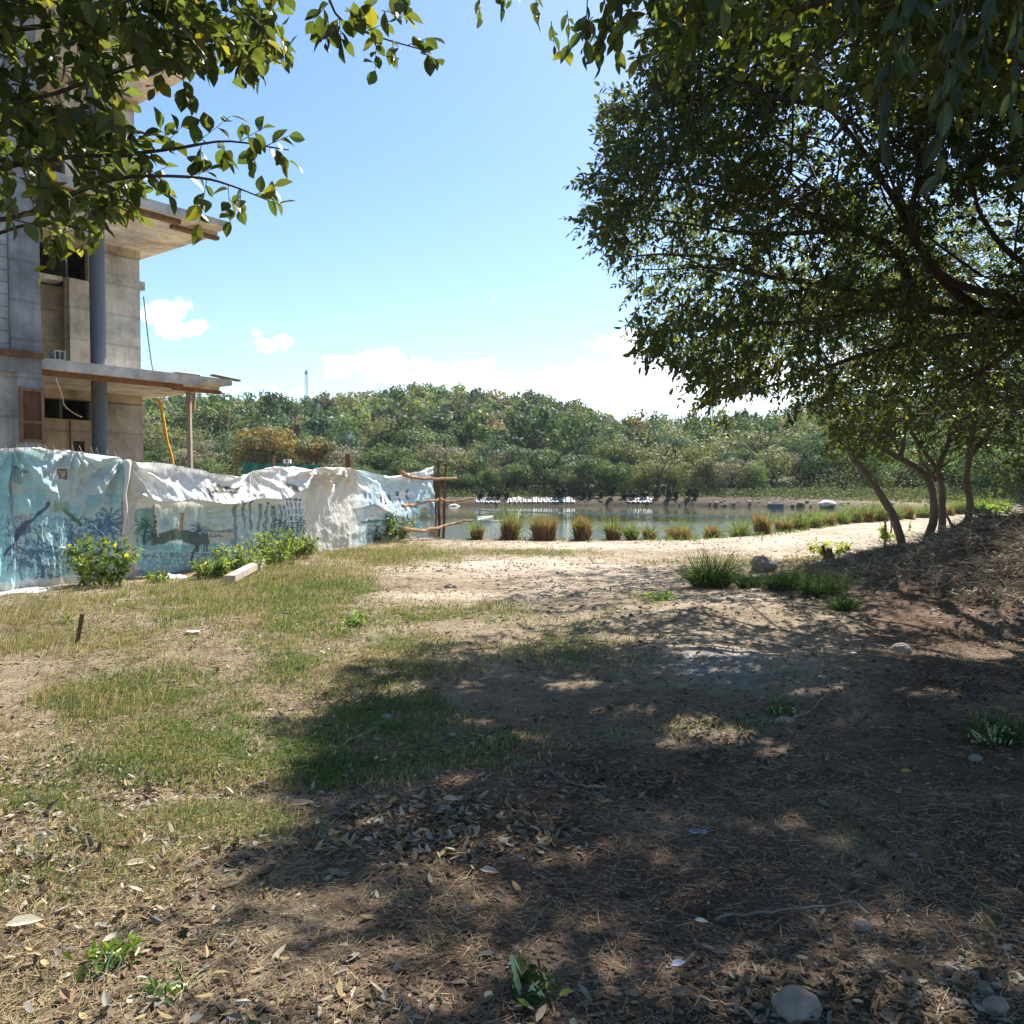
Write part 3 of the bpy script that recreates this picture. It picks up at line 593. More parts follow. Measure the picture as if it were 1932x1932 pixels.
for k, (a, b) in enumerate(S):
    e = 2.4 if k < 2 else 2.1
    part('floor_slab', [(-1.60, 1.62, -1.10, 5.0, a, b, (.68, .64, .57)), (1.62, e, -1.10, 5.0, a + .07, b), (1.62, e, -.62, 5.0, a - .002, a + .07), (-7.5, -1.60, -.9, 5.0, a, b)], M_pour, SOF)
    # formwork boards left under the edge
    o = part('formwork_board', [(-1.58, 1.30, -.98, -.82, a - .09, a - .004), (1.34, e + .06, -.60, -.46, a - .08, a - .006)], M_wood, (1.0, .72, .48) if k == 0 else (.7, .6, .5))
    part('beam', [(-1.58, 2.02, 2.0, 2.3, a - .2, a - .003)], M_pour, CREAM)
H_ = [(0, 3.72), (3.92, 7.17), (7.37, 10.70)]
for a, b in H_:
    g = Geo(); g.tube([(0, 0, a - .3 if a == 0 else a), (0, 0, b)], .15, 28); obj('round_column', g, M_pipe, bld, smooth=False)
o = part('rear_wall', [(-1.6, 2.06, 2.10, 2.26, 0, 3.07, CREAM), (.84, 2.06, 2.10, 2.26, 3.07, 3.52, GREY), (-1.6, -.26, 2.10, 2.26, 3.07, 3.52, CREAM),
        (.36, .84, 2.04, 2.098, 0, 3.05, (.42, .36, .28)), (.92, 2.06, 2.05, 2.097, 0, 3.5, (.50, .46, .40)), (2.06, 2.12, 2.05, 2.3, 3.2, 3.5, GREY),
        (.36, 2.03, 2.10, 2.26, 3.93, 6.25, GREY), (.84, 2.03, 2.10, 2.26, 6.25, 6.96, GREY), (.36, .86, 2.00, 2.098, 3.93, 6.22, (.50, .46, .40)), (.95, 2.03, 2.05, 2.097, 3.93, 6.96, GREY),
        (2.03, 2.2, 2.12, 2.3, 6.3, 6.5, GREY),
        (.36, 1.98, 2.10, 2.26, 7.38, 10.5, GREY), (-1.6, .36, 2.10, 2.26, 9.6, 10.5, CREAM), (-1.6, 2.0, 2.1, 2.3, 10.9, 13.4, GREY)], M_pour)
part('inner_wall', [(-1.6, .9, 2.75, 2.87, 3.93, 6.15, (.8, .68, .5)), (-1.6, .35, 2.27, 2.74, 6.18, 6.28, (.85, .78, .65)), (-7.5, 2.0, 4.86, 5.0, 0, 13.4, GREY), (1.86, 2.02, 2.27, 4.85, 0, 3.71, GREY), (1.86, 2.02, 2.27, 4.85, 3.93, 7.16, GREY), (1.86, 2.0, 2.31, 4.85, 7.38, 10.69, GREY), (1.86, 2.0, 2.31, 4.85, 10.9, 13.4, GREY), (.24, .30, 2.3, 4.8, 2.6, 3.7, (.2, .2, .2)), (.42, .46, 2.27, 4.8, 6.3, 7.1, (.2, .2, .2))], M_pour)  # recess back wall is coloured brighter, standing in for bounced light
o = part('block_wall', [(-7.5, -2.12, -1.10, -.92, 4.0, 13.4), (-7.5, -7.3, -.9, 4.9, 0, 13.4)], M_block)
part('front_wall', [(-7.5, -2.02, -1.08, -.92, 0, 3.97, (.46, .43, .39))], M_pour)
g = Geo(); g.box(-2.11, -1.61, -1.17, -.5, 4.0, 13.4, c=(.34, .345, .355)); g.box(-2.02, -1.60, -1.15, -.5, -.3, 3.6, c=(.40, .395, .385)); g.box(-2.6, -1.60, -1.16, -.93, 3.6, 3.88, c=(.30, .30, .29)); obj('square_column', g, M_pour, bld)
g = Geo(); g.box(-2.42, -1.60, -1.24, -1.172, 3.88, 3.99, c=(.75, .6, .5)); obj('ledge_board', g, M_wood, bld)
g = Geo()
for s0 in (-2.0, -1.64): g.box(s0, s0 + .05, -1.20, -1.155, 2.35, 3.35, c=(.9, .8, .7))
for z0 in (2.37, 2.7, 3.28): g.box(-1.95, -1.64, -1.198, -1.16, z0, z0 + .05, c=(.9, .8, .7))
obj('formwork_frame', g, M_wood, bld)
g = Geo(); g.box(-1.945, -1.645, -1.17, -1.153, 2.42, 3.28, c=(.55, .38, .3)); obj('formwork_panel', g, M_wood, bld)
# small things on and around the building
def bl(s, y, z): return B0 + np.array([s * math.cos(BA) - y * math.sin(BA), s * math.sin(BA) + y * math.cos(BA), z])
cbk = thing('cinder_block', 'pale hollow cinder block standing on the balcony slab edge', 'block', tuple(bl(-1.2, -.88, 3.922)), rz=BA); g = Geo()
for b in [(-.1, .1, -.2, -.17, 0, .2), (-.1, .1, .17, .2, 0, .2)]: g.box(*b, c=(1.5, 1.5, 1.45))
g = Geo()
for b in [(-.10, -.075, -.1, .1, 0, .19), (-.012, .012, -.1, .1, .027, .163), (.075, .10, -.1, .1, 0, .19), (-.074, .074, -.1, .1, 0, .026), (-.074, .074, -.1, .1, .164, .19)]: g.box(*b, c=(1.7, 1.7, 1.65))
obj('block_body', g, M_stone, cbk)
for (s0, s1, y0, w, lb) in [(1.15, 1.75, -.9, .14, 'short board lying on the balcony slab near the column side'), (2.0, 2.75, -.95, .12, 'board sticking out past the balcony slab tip')]:
    g = Geo(); a = bl(s0, y0, 3.99 if s0 > 1.9 else 3.95); b = bl(s1, y0 + .1, 3.95 if s0 > 1.9 else 3.96); g.obox(a, b, w, .035, c=(.6, .5, .42)); obj('loose_board', g, M_wood, label=lb, cat='board')
p = bl(2.25, .9, 0); g = Geo(); z1 = 3.715
pp = np.array(at(360, 880, 18.9)); g.obox((pp[0], pp[1], -.1), (pp[0] - .03, pp[1], 3.71), .11, .09, c=(.50, .40, .31)); g.obox((pp[0] + .08, pp[1], 3.3), (pp[0] + .1, pp[1], 3.70), .04, .06, c=(.5, .4, .3)); obj('timber_prop', g, M_twig, label='upright timber prop holding up the lower balcony slab', cat='prop')
g = Geo(); pts = [at(299, 752, 19.3), at(308, 790, 19.3), at(316, 835, 19.35), at(326, 873, 19.4), at(334, 960, 19.6)]; g.tube(spline(pts, 20), .032, 6, c=(.95, .50, .04)); obj('yellow_hose', g, M_plain, label='yellow hose hanging from the lower slab down behind the fence', cat='hose')
g = Geo(); pts = [at(271, 560, 19.5), at(278, 625, 19.2), at(284, 672, 18.9), at(290, 707, 18.6)]; g.tube(spline(pts, 14), .014, 5, c=(.06, .06, .06)); obj('black_cable', g, M_plain, label='black cable hanging from the upper wall corner to the lower slab', cat='cable')
g = Geo(); pts = [at(112, 808, 15.2), at(118, 845, 15.25), at(136, 872, 15.3), at(155, 888, 15.3)]; pts = [at(105, 812, 15.0), at(118, 830, 14.95), at(128, 858, 14.9), at(150, 780, 17.4)]; g.tube(spline([at(106, 715, 14.95), at(117, 745, 15.3), at(122, 765, 16), at(140, 780, 17.2), at(155, 787, 17.9)], 20), .011, 5, c=(.7, .62, .55)); obj('pale_cable', g, M_plain, label='thin pale cable looping into the lower floor opening', cat='cable')
g = Geo(); a = at(148, 832, 15.9); g.box(a[0] - .1, a[0] + .11, a[1], a[1] + .03, .0, a[2], c=(1, 1, 1)); obj('rusty_sheet', g, M_dark, label='dark rusty metal sheet standing behind the fence in front of the building', cat='metal sheet')

# ------------------------------------------------------------------ tarp fence
TX = [-200, -60, 0, 60, 150, 200, 235, 262, 330, 380, 430, 450, 475, 520, 560, 585, 600, 650, 672, 700, 740, 775, 800, 822]
TY = [846, 847, 848, 845, 851, 856, 868, 871, 876, 886, 898, 900, 889, 880, 879, 888, 882, 882, 886, 893, 899, 893, 888, 877]
BX = [-200, 0, 60, 235, 262, 400, 500, 600, 660, 700, 760, 822]; BY = [1175, 1119, 1113, 1090, 1086, 1073, 1058, 1046, 1037, 1026, 1018, 1011]
def tarp_pt(px_, v, off=0.):
    b = np.interp(px_, BX, BY); Yd = gnd(px_, b)[1] if np.isscalar(px_) else None
    return None
def build_tarp(px0, px1, nx, nv, seed):
    P = np.linspace(px0, px1, nx); V = np.linspace(0, 1, nv); PX, VV = np.meshgrid(P, V)   # V=0 top
    yb = np.interp(PX, BX, BY); yt = np.interp(PX, TX, TY) + (fbm(PX * .04, 0 * PX, 0, 5) - .5) * 5
    # depth from the ground contact
    a_ = (PX - 966) / F; bb = -(yb - 966) / F; rz = -sp + bb * cp; ry = cp + bb * sp; t = -EYE / rz; Yd = ry * t; Xd = a_ * t
    bt = -(yt - 966) / F; tz = EYE + (-sp + bt * cp) * Yd / (cp + bt * sp)
    Zc = tz * (1 - VV) + (-.02) * VV; py_ = yt * (1 - VV) + yb * VV
    d = np.zeros_like(PX)
    Ls = Yd * .9
    d += (fbm(PX * .02 + 9, VV * 1.4, 0, seed, 3) - .5) * .22
    d += (fbm(PX * .06, VV * 1.8, 0, seed + 3, 3) - .5) * .10 * (1 - np.exp(-VV * 9))
    d += (np.abs(fbm(PX * .05 + VV * 2.5, VV * 5 - PX * .02, 0, seed + 5, 2) - .5)) * -.13 * (1 - .6 * sstep(570, 590, PX) * sstep(672, 660, PX))
    d += (fbm(PX * .22, VV * 12, 0, seed + 8, 2) - .5) * .010; d += np.abs(fbm(PX * .10 - VV * 3, VV * 7 + PX * .03, 0, seed + 12, 3) - .5) * -.07
    # folds fanning out from the tie points
    for (tx, wd, am) in ((235, 75, .16), (592, 45, .16), (650, 42, .16), (776, 40, .12), (822, 40, .12), (30, 90, .05), (145, 60, .06), (470, 50, .06)):
        ang = np.arctan2(PX - tx, (VV + .02) * 190); rr = np.hypot(PX - tx, VV * 190)
        d += am * np.sin(ang * 11 + tx) * np.exp(-(rr / wd) ** 2) * np.clip(rr / 12, 0, 1) + am * .4 * np.sin(ang * 23 + 1) * np.exp(-(rr / wd) ** 2) * np.clip(rr / 12, 0, 1)
    # flopped-over upper cloth with an overhanging fold
    fy = np.interp(PX, [235, 262, 330, 400, 450, 520, 575], [925, 936, 948, 944, 950, 938, 915]); inr = sstep(236, 262, PX) * (1 - sstep(560, 585, PX))
    dv = (py_ - (fy + 5 * np.sin(PX * .05))) / 60.
    up_ = np.where(dv < 0, np.clip(1 + dv / 1.0, 0, 1) ** 1.5 * .26, np.exp(-dv * 22) * .26)
    d += inr * up_
    fy2 = np.interp(PX, [650, 700, 740, 775], [965, 950, 972, 978]); in2 = sstep(662, 690, PX) * (1 - sstep(760, 780, PX)); dv = (py_ - fy2) / 40; d += in2 * np.where(dv < 0, np.clip(1 + dv, 0, 1) * .14, np.exp(-dv * 18) * .14)
    top = np.exp(-((VV) / .035) ** 2) * .05; d += top
    Xn, Yn = .92, -.385
    pts = np.stack([Xd + d * Xn, Yd + d * Yn, Zc + (VV > .985) * .0], -1)
    return PX, py_, VV, pts, d
def art(PX, PY):
    PX0, PY0 = PX, PY; wx = (fbm(PX * .09, PY * .09, 0, 141, 2) - .5) * 5; wy = (fbm(PX * .09, PY * .09, 0, 142, 2) - .5) * 7; edge = 1 - np.exp(-((PX - 235) / 12) ** 2); PX = PX + wx * edge; PY = PY + wy
    n = PX.shape; c = np.empty(n + (3,)); c[:] = (.85, .86, .86)
    def put(mask, col, a=1.): 
        mm = (np.clip(mask, 0, 1) * a)[..., None]; c[:] = c * (1 - mm) + np.array(col) * mm
    def rect(x0, x1, y0, y1, col, a=1., sk=0.): put((PX >= x0) & (PX <= x1) & (PY - sk * (PX - x0) >= y0) & (PY - sk * (PX - x0) <= y1), col, a)
    def seg(x0, y0, x1, y1, w, col, a=1.):
        ex, ey = x1 - x0, y1 - y0; t = np.clip(((PX - x0) * ex + (PY - y0) * ey) / (ex * ex + ey * ey), 0, 1); dd = np.hypot(PX - x0 - t * ex, PY - y0 - t * ey); put(np.clip((w - dd) / .8 + .5, 0, 1), col, a)
    def palm(cx, cy, r, col, w=1.4, trunk=None, nf=13):
        for k in range(nf):
            a = k / nf * 6.283 + .2 * math.sin(k * 5); x, y = cx, cy; vx, vy = math.cos(a), math.sin(a) * .8 - .3
            for q in range(5):
                x2, y2 = x + vx * r / 5, y + vy * r / 5; seg(x, y, x2, y2, w * (1.2 - q * .15), col, .72); x, y = x2, y2; vy += .28
        if trunk: seg(cx, cy, trunk[0], trunk[1], w * 1.5, col)
    n1 = fbm(PX * .05, PY * .05, 0, 41); n2 = fbm(PX * .16, PY * .12, 0, 43); n3 = fbm(PX * .3, PY * .4, 0, 47)
    L1 = (PX < 236)
    put(L1 * 1., (.42, .67, .73)); put(L1 * sstep(60, 140, PX) * (1 - sstep(215, 232, PX)) * (1 - sstep(930, 985, PY)), (.60, .70, .73), .9)
    put(L1 * sstep(.5, .6, n1) * (PY > 930), (.25, .58, .68), .8); put(L1 * sstep(.52, .62, n2) * (PY > 975), (.08, .17, .28), .75); put(L1 * sstep(.55, .6, n3) * (PY > 960), (.75, .85, .88), .6)
    put((PX < 30) * (PY > 955) * 1., (.30, .62, .70), .7)
    put(L1 * sstep(905, 1000, PY) * sstep(-30, 10, 60 - np.abs(PX - 75)) * sstep(.45, .55, n1), (.45, .72, .78), .7)
    # grey tower with windows
    rect(26, 32, 876, 1060, (.26, .38, .42)); rect(33, 60, 880, 886, (.2, .28, .3), 1, .2); rect(33, 44, 888, 912, (.28, .38, .40)); rect(32, 55, 915, 930, (.56, .58, .54)); rect(33, 60, 968, 980, (.45, .50, .5)); rect(33, 58, 994, 1010, (.22, .25, .33))
    for y in (1028, 1050): rect(32, 70, y, y + 12, (.18, .3, .4), 1, .3)
    rect(112, 137, 880, 907, (.80, .84, .84)); rect(117, 134, 883, 905, (.16, .15, .17)); rect(119, 128, 886, 901, (.55, .42, .22))
    for (x, y) in ((88, 890), (96, 886), (104, 893)): rect(x, x + 5, y, y + 12, (.3, .36, .42), .7)
    for k in range(12): seg(150 + (k * 37) % 70, 890 + (k * 53) % 75, 154 + (k * 37) % 70, 892 + (k * 53) % 75, 2.0, (.40, .52, .60), .7)
    for (cx, cy, r) in ((195, 1003, 62), (140, 1015, 52), (75, 1040, 46), (212, 985, 48)): palm(cx, cy, r, (.10, .20, .34), 1.6, (cx + 14, cy + 75))
    for k in range(26):
        x = 15 + (k * 53) % 205; y = 990 + (k * 37) % 85; seg(x, y, x + 14 - (k % 5) * 6, y + 22, 1.3, (.10, .2, .36), .8); seg(x + 7, y, x + 18, y + 9, 1.0, (.72, .84, .88), .8)
    rr_ = np.random.default_rng(5)
    for k in range(520):   # photographic speckle of the foliage print
        x = rr_.uniform(5, 232); y = rr_.uniform(968, 1078); a = rr_.uniform(0, 3.14); l_ = rr_.uniform(2, 7); cc_ = [(.07, .12, .24), (.10, .2, .26), (.16, .36, .44), (.70, .84, .88), (.30, .58, .66), (.05, .10, .14)][rr_.integers(6)]
        m_ = (np.abs(PX0[0] - x) < 24); i0 = np.argmax(m_); i1 = len(m_) - np.argmax(m_[::-1]); sub = (slice(None), slice(i0, i1)); ex, ey = math.cos(a) * l_, math.sin(a) * l_
        t_ = np.clip(((PX[sub] - x) * ex + (PY[sub] - y) * ey) / (ex * ex + ey * ey), 0, 1); dd_ = np.hypot(PX[sub] - x - t_ * ex, PY[sub] - y - t_ * ey); mm_ = (np.clip((.9 - dd_) / .8 + .5, 0, 1) * .8)[..., None]; c[sub] = c[sub] * (1 - mm_) + np.array(cc_) * mm_
    for k in range(420):
        x = rr_.uniform(266, 572); y = rr_.uniform(1000, 1064); a = rr_.normal() * .25 + (1.57 if k % 3 == 0 else 0); l_ = rr_.uniform(2, 8); cc_ = [(.10, .2, .24), (.16, .36, .42), (.75, .84, .86), (.35, .6, .66), (.08, .14, .12), (.55, .66, .66)][rr_.integers(6)]
        m_ = (np.abs(PX0[0] - x) < 24); i0 = np.argmax(m_); i1 = len(m_) - np.argmax(m_[::-1]); sub = (slice(None), slice(i0, i1)); ex, ey = math.cos(a) * l_, math.sin(a) * l_
        t_ = np.clip(((PX[sub] - x) * ex + (PY[sub] - y) * ey) / (ex * ex + ey * ey), 0, 1); dd_ = np.hypot(PX[sub] - x - t_ * ex, PY[sub] - y - t_ * ey); mm_ = (np.clip((.8 - dd_) / .8 + .5, 0, 1) * .75)[..., None]; c[sub] = c[sub] * (1 - mm_) + np.array(cc_) * mm_
    seg(96, 950, 8, 1045, 3.2, (.10, .14, .24)); seg(60, 985, 36, 1010, 6, (.10, .12, .24)); seg(160, 990, 128, 960, 4, (.12, .2, .2)); rect(105, 138, 945, 965, (.25, .36, .16), .6)
    put(L1 * (PY > np.interp(PX, BX, BY) - 17 - 8 * n1), (.80, .82, .82), .9)
    # strip by the post
    rect(236, 262, 860, 1100, (.66, .66, .63)); seg(235, 905, 232, 1010, 2.0, (.42, .22, .18), .8)
    # centre panel
    M2 = ((PX > 262) & (PX < 575)) * 1.; put(M2 * (PY > 955), (.60, .74, .76)); put(M2 * (PY > 990) * sstep(.48, .56, n2), (.50, .68, .68), .8)
    rect(262, 296, 958, 1045, (.24, .40, .38)); palm(276, 992, 28, (.06, .14, .15), 1.3, (272, 1060)); palm(288, 1010, 20, (.05, .12, .14), 1.2)
    put(((PX > 290) & (PX < 400) & (np.abs(PY - 1012 - 5 * np.sin(PX * .07)) < 8 + 6 * n2)) * 1., (.10, .14, .10), .9)
    rect(262, 460, 1026, 1042, (.26, .52, .58), .9); rect(262, 470, 1042, 1050, (.10, .22, .30), .85); put(M2 * (PY > 1050) * (PX < 430), (.16, .42, .52), .85); put(M2 * (PY > 1036) * sstep(.5, .56, n3), (.70, .82, .86), .6)
    for y in range(952, 1012, 9): rect(293, 300, y, y + 6, (.20, .12, .08)) 
    rect(300, 303, 945, 1012, (.75, .75, .7)); rect(343, 350, 968, 1000, (.48, .30, .22)); palm(378, 1000, 26, (.07, .13, .20), 1.3, (366, 1068)); palm(318, 985, 14, (.35, .5, .6), 1.)
    for (x, w) in ((372, 4), (386, 2), (390, 3)): rect(x, x + w, 1010, 1040, (.14, .16, .17))
    rect(396, 440, 1003, 1018, (.62, .62, .57)); rect(385, 440, 998, 1003, (.3, .34, .3))
    x = 398
    for k in range(9): seg(x, 1012 - (k % 2) * 4, x + 2.5, 1006 + (k % 3) * 2, .6, (.12, .14, .14)); x += 2.6; seg(x - 2, 1010, x, 1012, .6, (.12, .14, .14))
    bars = [(440, 7, 943, 1030), (460, 6, 946, 1000), (476, 6, 943, 1000), (494, 5, 950, 1000), (506, 6, 946, 1000), (518, 4, 954, 1005), (527, 5, 950, 1008), (536, 3, 952, 1005), (543, 4, 942, 1008), (551, 3, 941, 1005), (558, 4, 940, 1005), (566, 4, 940, 1000)]
    for (x, w, a, b) in bars: rect(x, x + w, a, b, (.16, .22, .27)); rect(x + w * .35, x + w * .5, a, b, (.55, .62, .66)); rect(x - 1, x + w + 1, a, a + 3, (.1, .12, .2))
    for y in (953, 965, 975, 988): rect(396, 575, y, y + 1.6, (.40, .52, .56), .8, -.02)
    for y in (944, 956, 968, 980): rect(543, 575, y, y + 2.5, (.82, .86, .86), .9)
    put(((PX > 520) & (PX < 578) & (PY > 978)) * sstep(.48, .53, n3), (.07, .14, .15), .85)
    put(((PX > 436) & (PX < 520) & (PY > 1000)) * sstep(.52, .58, n2), (.28, .45, .52), .7)
    # dark framed sign on the folded cloth
    rect(388, 448, 918, 936, (.55, .55, .48), .9, -.03); rect(386, 450, 917, 920, (.1, .12, .12), 1, .03); rect(390, 440, 926, 930, (.12, .13, .11), 1, .03); rect(384, 388, 918, 940, (.12, .14, .13)); rect(410, 416, 914, 926, (.2, .24, .14))
    rect(530, 552, 905, 915, (.12, .14, .12), .8, .5); rect(536, 546, 912, 925, (.35, .42, .2), .6)
    # right panel
    M3 = (PX > 668) * 1.; put(M3 * sstep(.42, .55, n1), (.50, .68, .74), .85); rect(678, 700, 925, 960, (.35, .48, .56), .6); 
    for (x, y) in ((682, 928), (690, 929), (712, 936), (722, 940), (686, 945), (735, 933)): rect(x, x + 5, y, y + 10, (.10, .16, .26))
    for (x, y) in ((752, 928), (752, 941), (770, 921), (770, 934), (770, 947), (782, 950), (757, 955), (812, 895)): rect(x, x + 5, y, y + 9, (.14, .20, .30)); 
    for y in (952, 972): rect(676, 760, y, y + 1.5, (.35, .45, .5), .8, .05)
    rect(680, 745, 981, 985, (.08, .22, .20), .9); rect(680, 750, 985, 1030, (.42, .58, .60), .7)
    put(((PX > 700) & (PX < 740) & (PY > 986)) * sstep(.5, .55, n3), (.10, .22, .28), .8)
    rect(770, 800, 960, 1000, (.35, .60, .70), .6); rect(783, 792, 945, 1005, (.10, .3, .33), .6); rect(808, 822, 925, 985, (.40, .62, .70), .5); rect(812, 818, 940, 975, (.12, .25, .33), .6)
    # big blank pale panel (no code on it)
    put(((PX > 578) & (PX < 668)) * 1., (.74, .72, .67)); put(((PX > 664) & (PX < 672)) * 1., (.55, .56, .55), .6)
    put(sstep(0, 26, PY - np.interp(PX, BX, BY) + 26) * sstep(.35, .65, n2), (.50, .43, .33), .55)
    # edge piping
    put((PY0 - np.interp(PX0, TX, TY) < 5) * (PX0 < 236), (.80, .82, .83))
    return c
PX, PY, VV, PT, DD = build_tarp(-200, 822, 1500, 150, 11)
colr = art(PX, PY); ny, nx = PX.shape; i = (np.arange(ny - 1)[:, None] * nx + np.arange(nx - 1)[None]).ravel()
q = np.stack([i, i + 1, i + 1 + nx, i + nx], -1); cxq = PX.ravel()[i]; cyq = PY.ravel()[i]
hole = (((cxq - 801) / 9) ** 2 + ((cyq - 972) / 22) ** 2 < 1 + .5 * np.sin(cyq * .4)) | (((cxq - 815) / 4) ** 2 + ((cyq - 985) / 14) ** 2 < 1) | ((cxq > 775) & (cyq > 1000 + 3 * np.sin(cxq * .5)))
q = q[~hole]
p0 = gnd(235, 1088); fence = thing('tarp_fence', 'sagging fence of white and pale blue printed advertising tarps on wooden posts', 'fence', (p0[0], p0[1], 0)); OFF = np.array([p0[0], p0[1], 0])
g = Geo(); g.add(PT.reshape(-1, 3) - OFF, q, c=colr.reshape(-1, 3)); obj('tarp', g, M_tarp, fence, smooth=True)
def fbase(px_): return gnd(px_, float(np.interp(px_, BX, BY)))
def fpost(px_, ytop, r, col, lean=0, back=.32, name='post', mat=None):
    b = fbase(px_); t = at(px_ + lean, ytop, b[1]); nrm = np.array([.92, -.385, 0]) * -back; g = Geo(); k = 7
    P = np.linspace(0, 1, k)[:, None] * (t - b) + b + nrm - OFF; P[:, :2] += rng.normal(size=(k, 2)) * .012; P[0, 2] -= .2; g.tube(P, np.linspace(r, r * .8, k), 7, c=col); return obj(name, g, mat or M_wood, fence)
fpost(150, 846, .035, (1, .9, .8)); fpost(236, 866, .045, (1.0, .6, .5), 1, .10); fpost(60, 842, .03, (1, .9, .8)); fpost(592, 878, .04, (.8, .7, .6)); fpost(652, 878, .04, (.8, .7, .6)); fpost(470, 885, .035, (.8, .7, .6)); fpost(775, 888, .035, (.8, .7, .6))
fpost(828, 868, .05, (.55, .42, .34), -1, -.0); fpost(836, 874, .045, (.62, .48, .4), 3, -.02); fpost(822, 905, .03, (.6, .45, .4), 0, .0)
def rail(pts, r0_, r1, col=(1.25, 1.15, 1.0)):
    g = Geo(); P = spline([at(a, b, d) for a, b, d in pts], 18) - OFF; P += rng.normal(size=P.shape) * .012; g.tube(P, np.linspace(r0_, r1, 18), 7, c=col); return obj('branch_rail', g, M_wood, fence)
rail([(757, 890, 22.6), (768, 897, 22.8), (795, 902, 23.6), (862, 903, 25)], .07, .04); rail([(760, 955, 22.5), (790, 950, 23.5), (828, 943, 24.5)], .05, .035); rail([(830, 941, 24.5), (852, 947, 25), (893, 940, 25.4)], .045, .03)
rail([(762, 998, 22.2), (800, 1001, 23.1), (845, 990, 24.3), (892, 981, 25)], .06, .035)
g = Geo()   # loose wire ends above the left tarp
xw = -20.
while xw < 240:
    yt = float(np.interp(xw, TX, TY)); d = fbase(xw)[1]; h = rnd(1, 4, 11)[0]; w = rnd(1, 5, 10)[0]
    g.tube([at(xw, yt + 4, d) - OFF, at(xw + w * .5, yt - h, d) - OFF, at(xw + w, yt + 3, d) - OFF], .006, 3, c=(.25, .24, .23), cap=False); xw += rnd(1, 6, 22)[0]
obj('wire_mesh', g, M_plain, fence)
# wrapped white band along the post at the panel joint
g = Geo(); b = fbase(240); P = spline([at(241, 868, b[1] - .12), at(240, 900, b[1] - .18), at(235, 935, b[1] - .2), at(238, 960, b[1] - .15), at(231, 1010, b[1] - .1)], 20) - OFF; g.tube(P, np.array([.05, .06, .05, .045, .04, .04, .035, .03, .03, .03, .03, .03, .025, .025, .025, .03, .025, .02, .02, .02]), 6, c=(.75, .74, .70)); obj('rope_wrap', g, M_plain, fence, smooth=True)
# hem cloth lying on the ground and things at the fence end
def rag(name, px_, py_, wpx, hpx, label, col, seed):
    c = gnd(px_, py_); sw = wpx / F * c[1]; n = 26; u, v = np.meshgrid(np.linspace(-1, 1, n), np.linspace(-1, 1, n)); r = np.clip(1 - (u * u + v * v), 0, 1)
    hz = hpx / F * c[1]; zz = r ** .6 * hz * (.3 + 1.2 * np.abs(fbm(u * 3, v * 3, 0, seed) - .3)) + .01; x = c[0] + u * sw / 2 * (1 + .3 * (fbm(u * 2, v * 2, 3, seed) - .5)); y = c[1] + v * sw * .4
    zz = zz + height(x, y); i = (np.arange(n - 1)[:, None] * n + np.arange(n - 1)[None]).ravel(); g = Geo(); g.add(np.stack([x, y, zz], -1), np.stack([i, i + 1, i + 1 + n, i + n], -1), c=col); return obj(name, g, M_tarp, smooth=True, label=label, cat='cloth')
rag('crumpled_cloth', 796, 1010, 46, 16, 'crumpled white cloth heap at the far end of the fence', (.75, .75, .74), 3)
rag('crumpled_cloth', 320, 1086, 60, 12, 'crumpled white tarp hem lying on grass right of the panel joint', (.75, .76, .76), 4)
rag('crumpled_cloth', 40, 1117, 120, 8, 'white tarp hem lying on the grass at the left edge', (.78, .8, .8), 6)
rag('crumpled_cloth', 845, 946, 50, 12, 'white sacks piled on the far bank left end', (.7, .7, .7), 5) if False else None
c = gnd(818, 1011); g = Geo(); g.box(c[0] - .16, c[0] + .14, c[1] - .1, c[1] + .1, -.02, .22, c=(1.5, 1.2, .95)); obj('sandy_block', g, M_stone, label='sandy brown block standing at the far end of the fence', cat='block')
# green netting fence behind the tarps
g0 = at(458, 880, 31); g1 = at(606, 884, 34); gf = thing('green_net_fence', 'dark green netting fence showing above the sagging tarps', 'fence', (g0[0], g0[1], 0)); go = np.array([g0[0], g0[1], 0])
g = Geo(); n = 60; u = np.linspace(0, 1, n)[:, None]; b = g0 * (1 - u) + g1 * u; zt = 2.42 + .03 * np.sin(u[:, 0] * 20); a_ = b.copy(); a_[:, 2] = 0; t_ = b.copy(); t_[:, 2] = zt; P = np.concatenate([a_, t_]) - go; P[:, 1] += np.tile(.05 * np.sin(u[:, 0] * 40), 2); k = np.arange(n - 1)
g.add(P, np.stack([k, k + 1, k + 1 + n, k + n], -1), c=(.015, .14, .085)); obj('netting', g, M_plain, gf)
for (px_, yt_) in ((516, 861), (607, 872), (460, 876)): a = at(px_, yt_, 31.5); g = Geo(); g.tube([(a[0], a[1], -.1) - go, a - go], .045, 6, c=(.8, .75, .7)); obj('net_post', g, M_wood, gf)
a = at(541, 874, 31.6); g = Geo(); g.box(a[0] - .13, a[0] + .13, a[1], a[1] + .2, a[2], a[2] + .15, c=(.8, .82, .85)); g.box(a[0] - .05, a[0] + .05, a[1] - .004, a[1] + .0, a[2] + .03, a[2] + .13, c=(.15, .17, .25)); g.tube([(a[0], a[1] + .1, 0), (a[0], a[1] + .1, a[2])], .03, 5, c=(.4, .4, .4)); obj('white_box', g, M_plain, label='small white box with dark square on a pole above the green netting', cat='box')  # plain white box, not a lamp, set on a thin pole
a = at(656, 856, 30); g = Geo(); g.tube(spline([(a[0], a[1], -.1), (a[0] + .02, a[1], 1.4), a], 8), np.linspace(.13, .10, 8), 8, c=(.6, .38, .3)); obj('thick_stake', g, M_wood, label='thick brown stake rising behind the pale blank tarp panel', cat='stake')
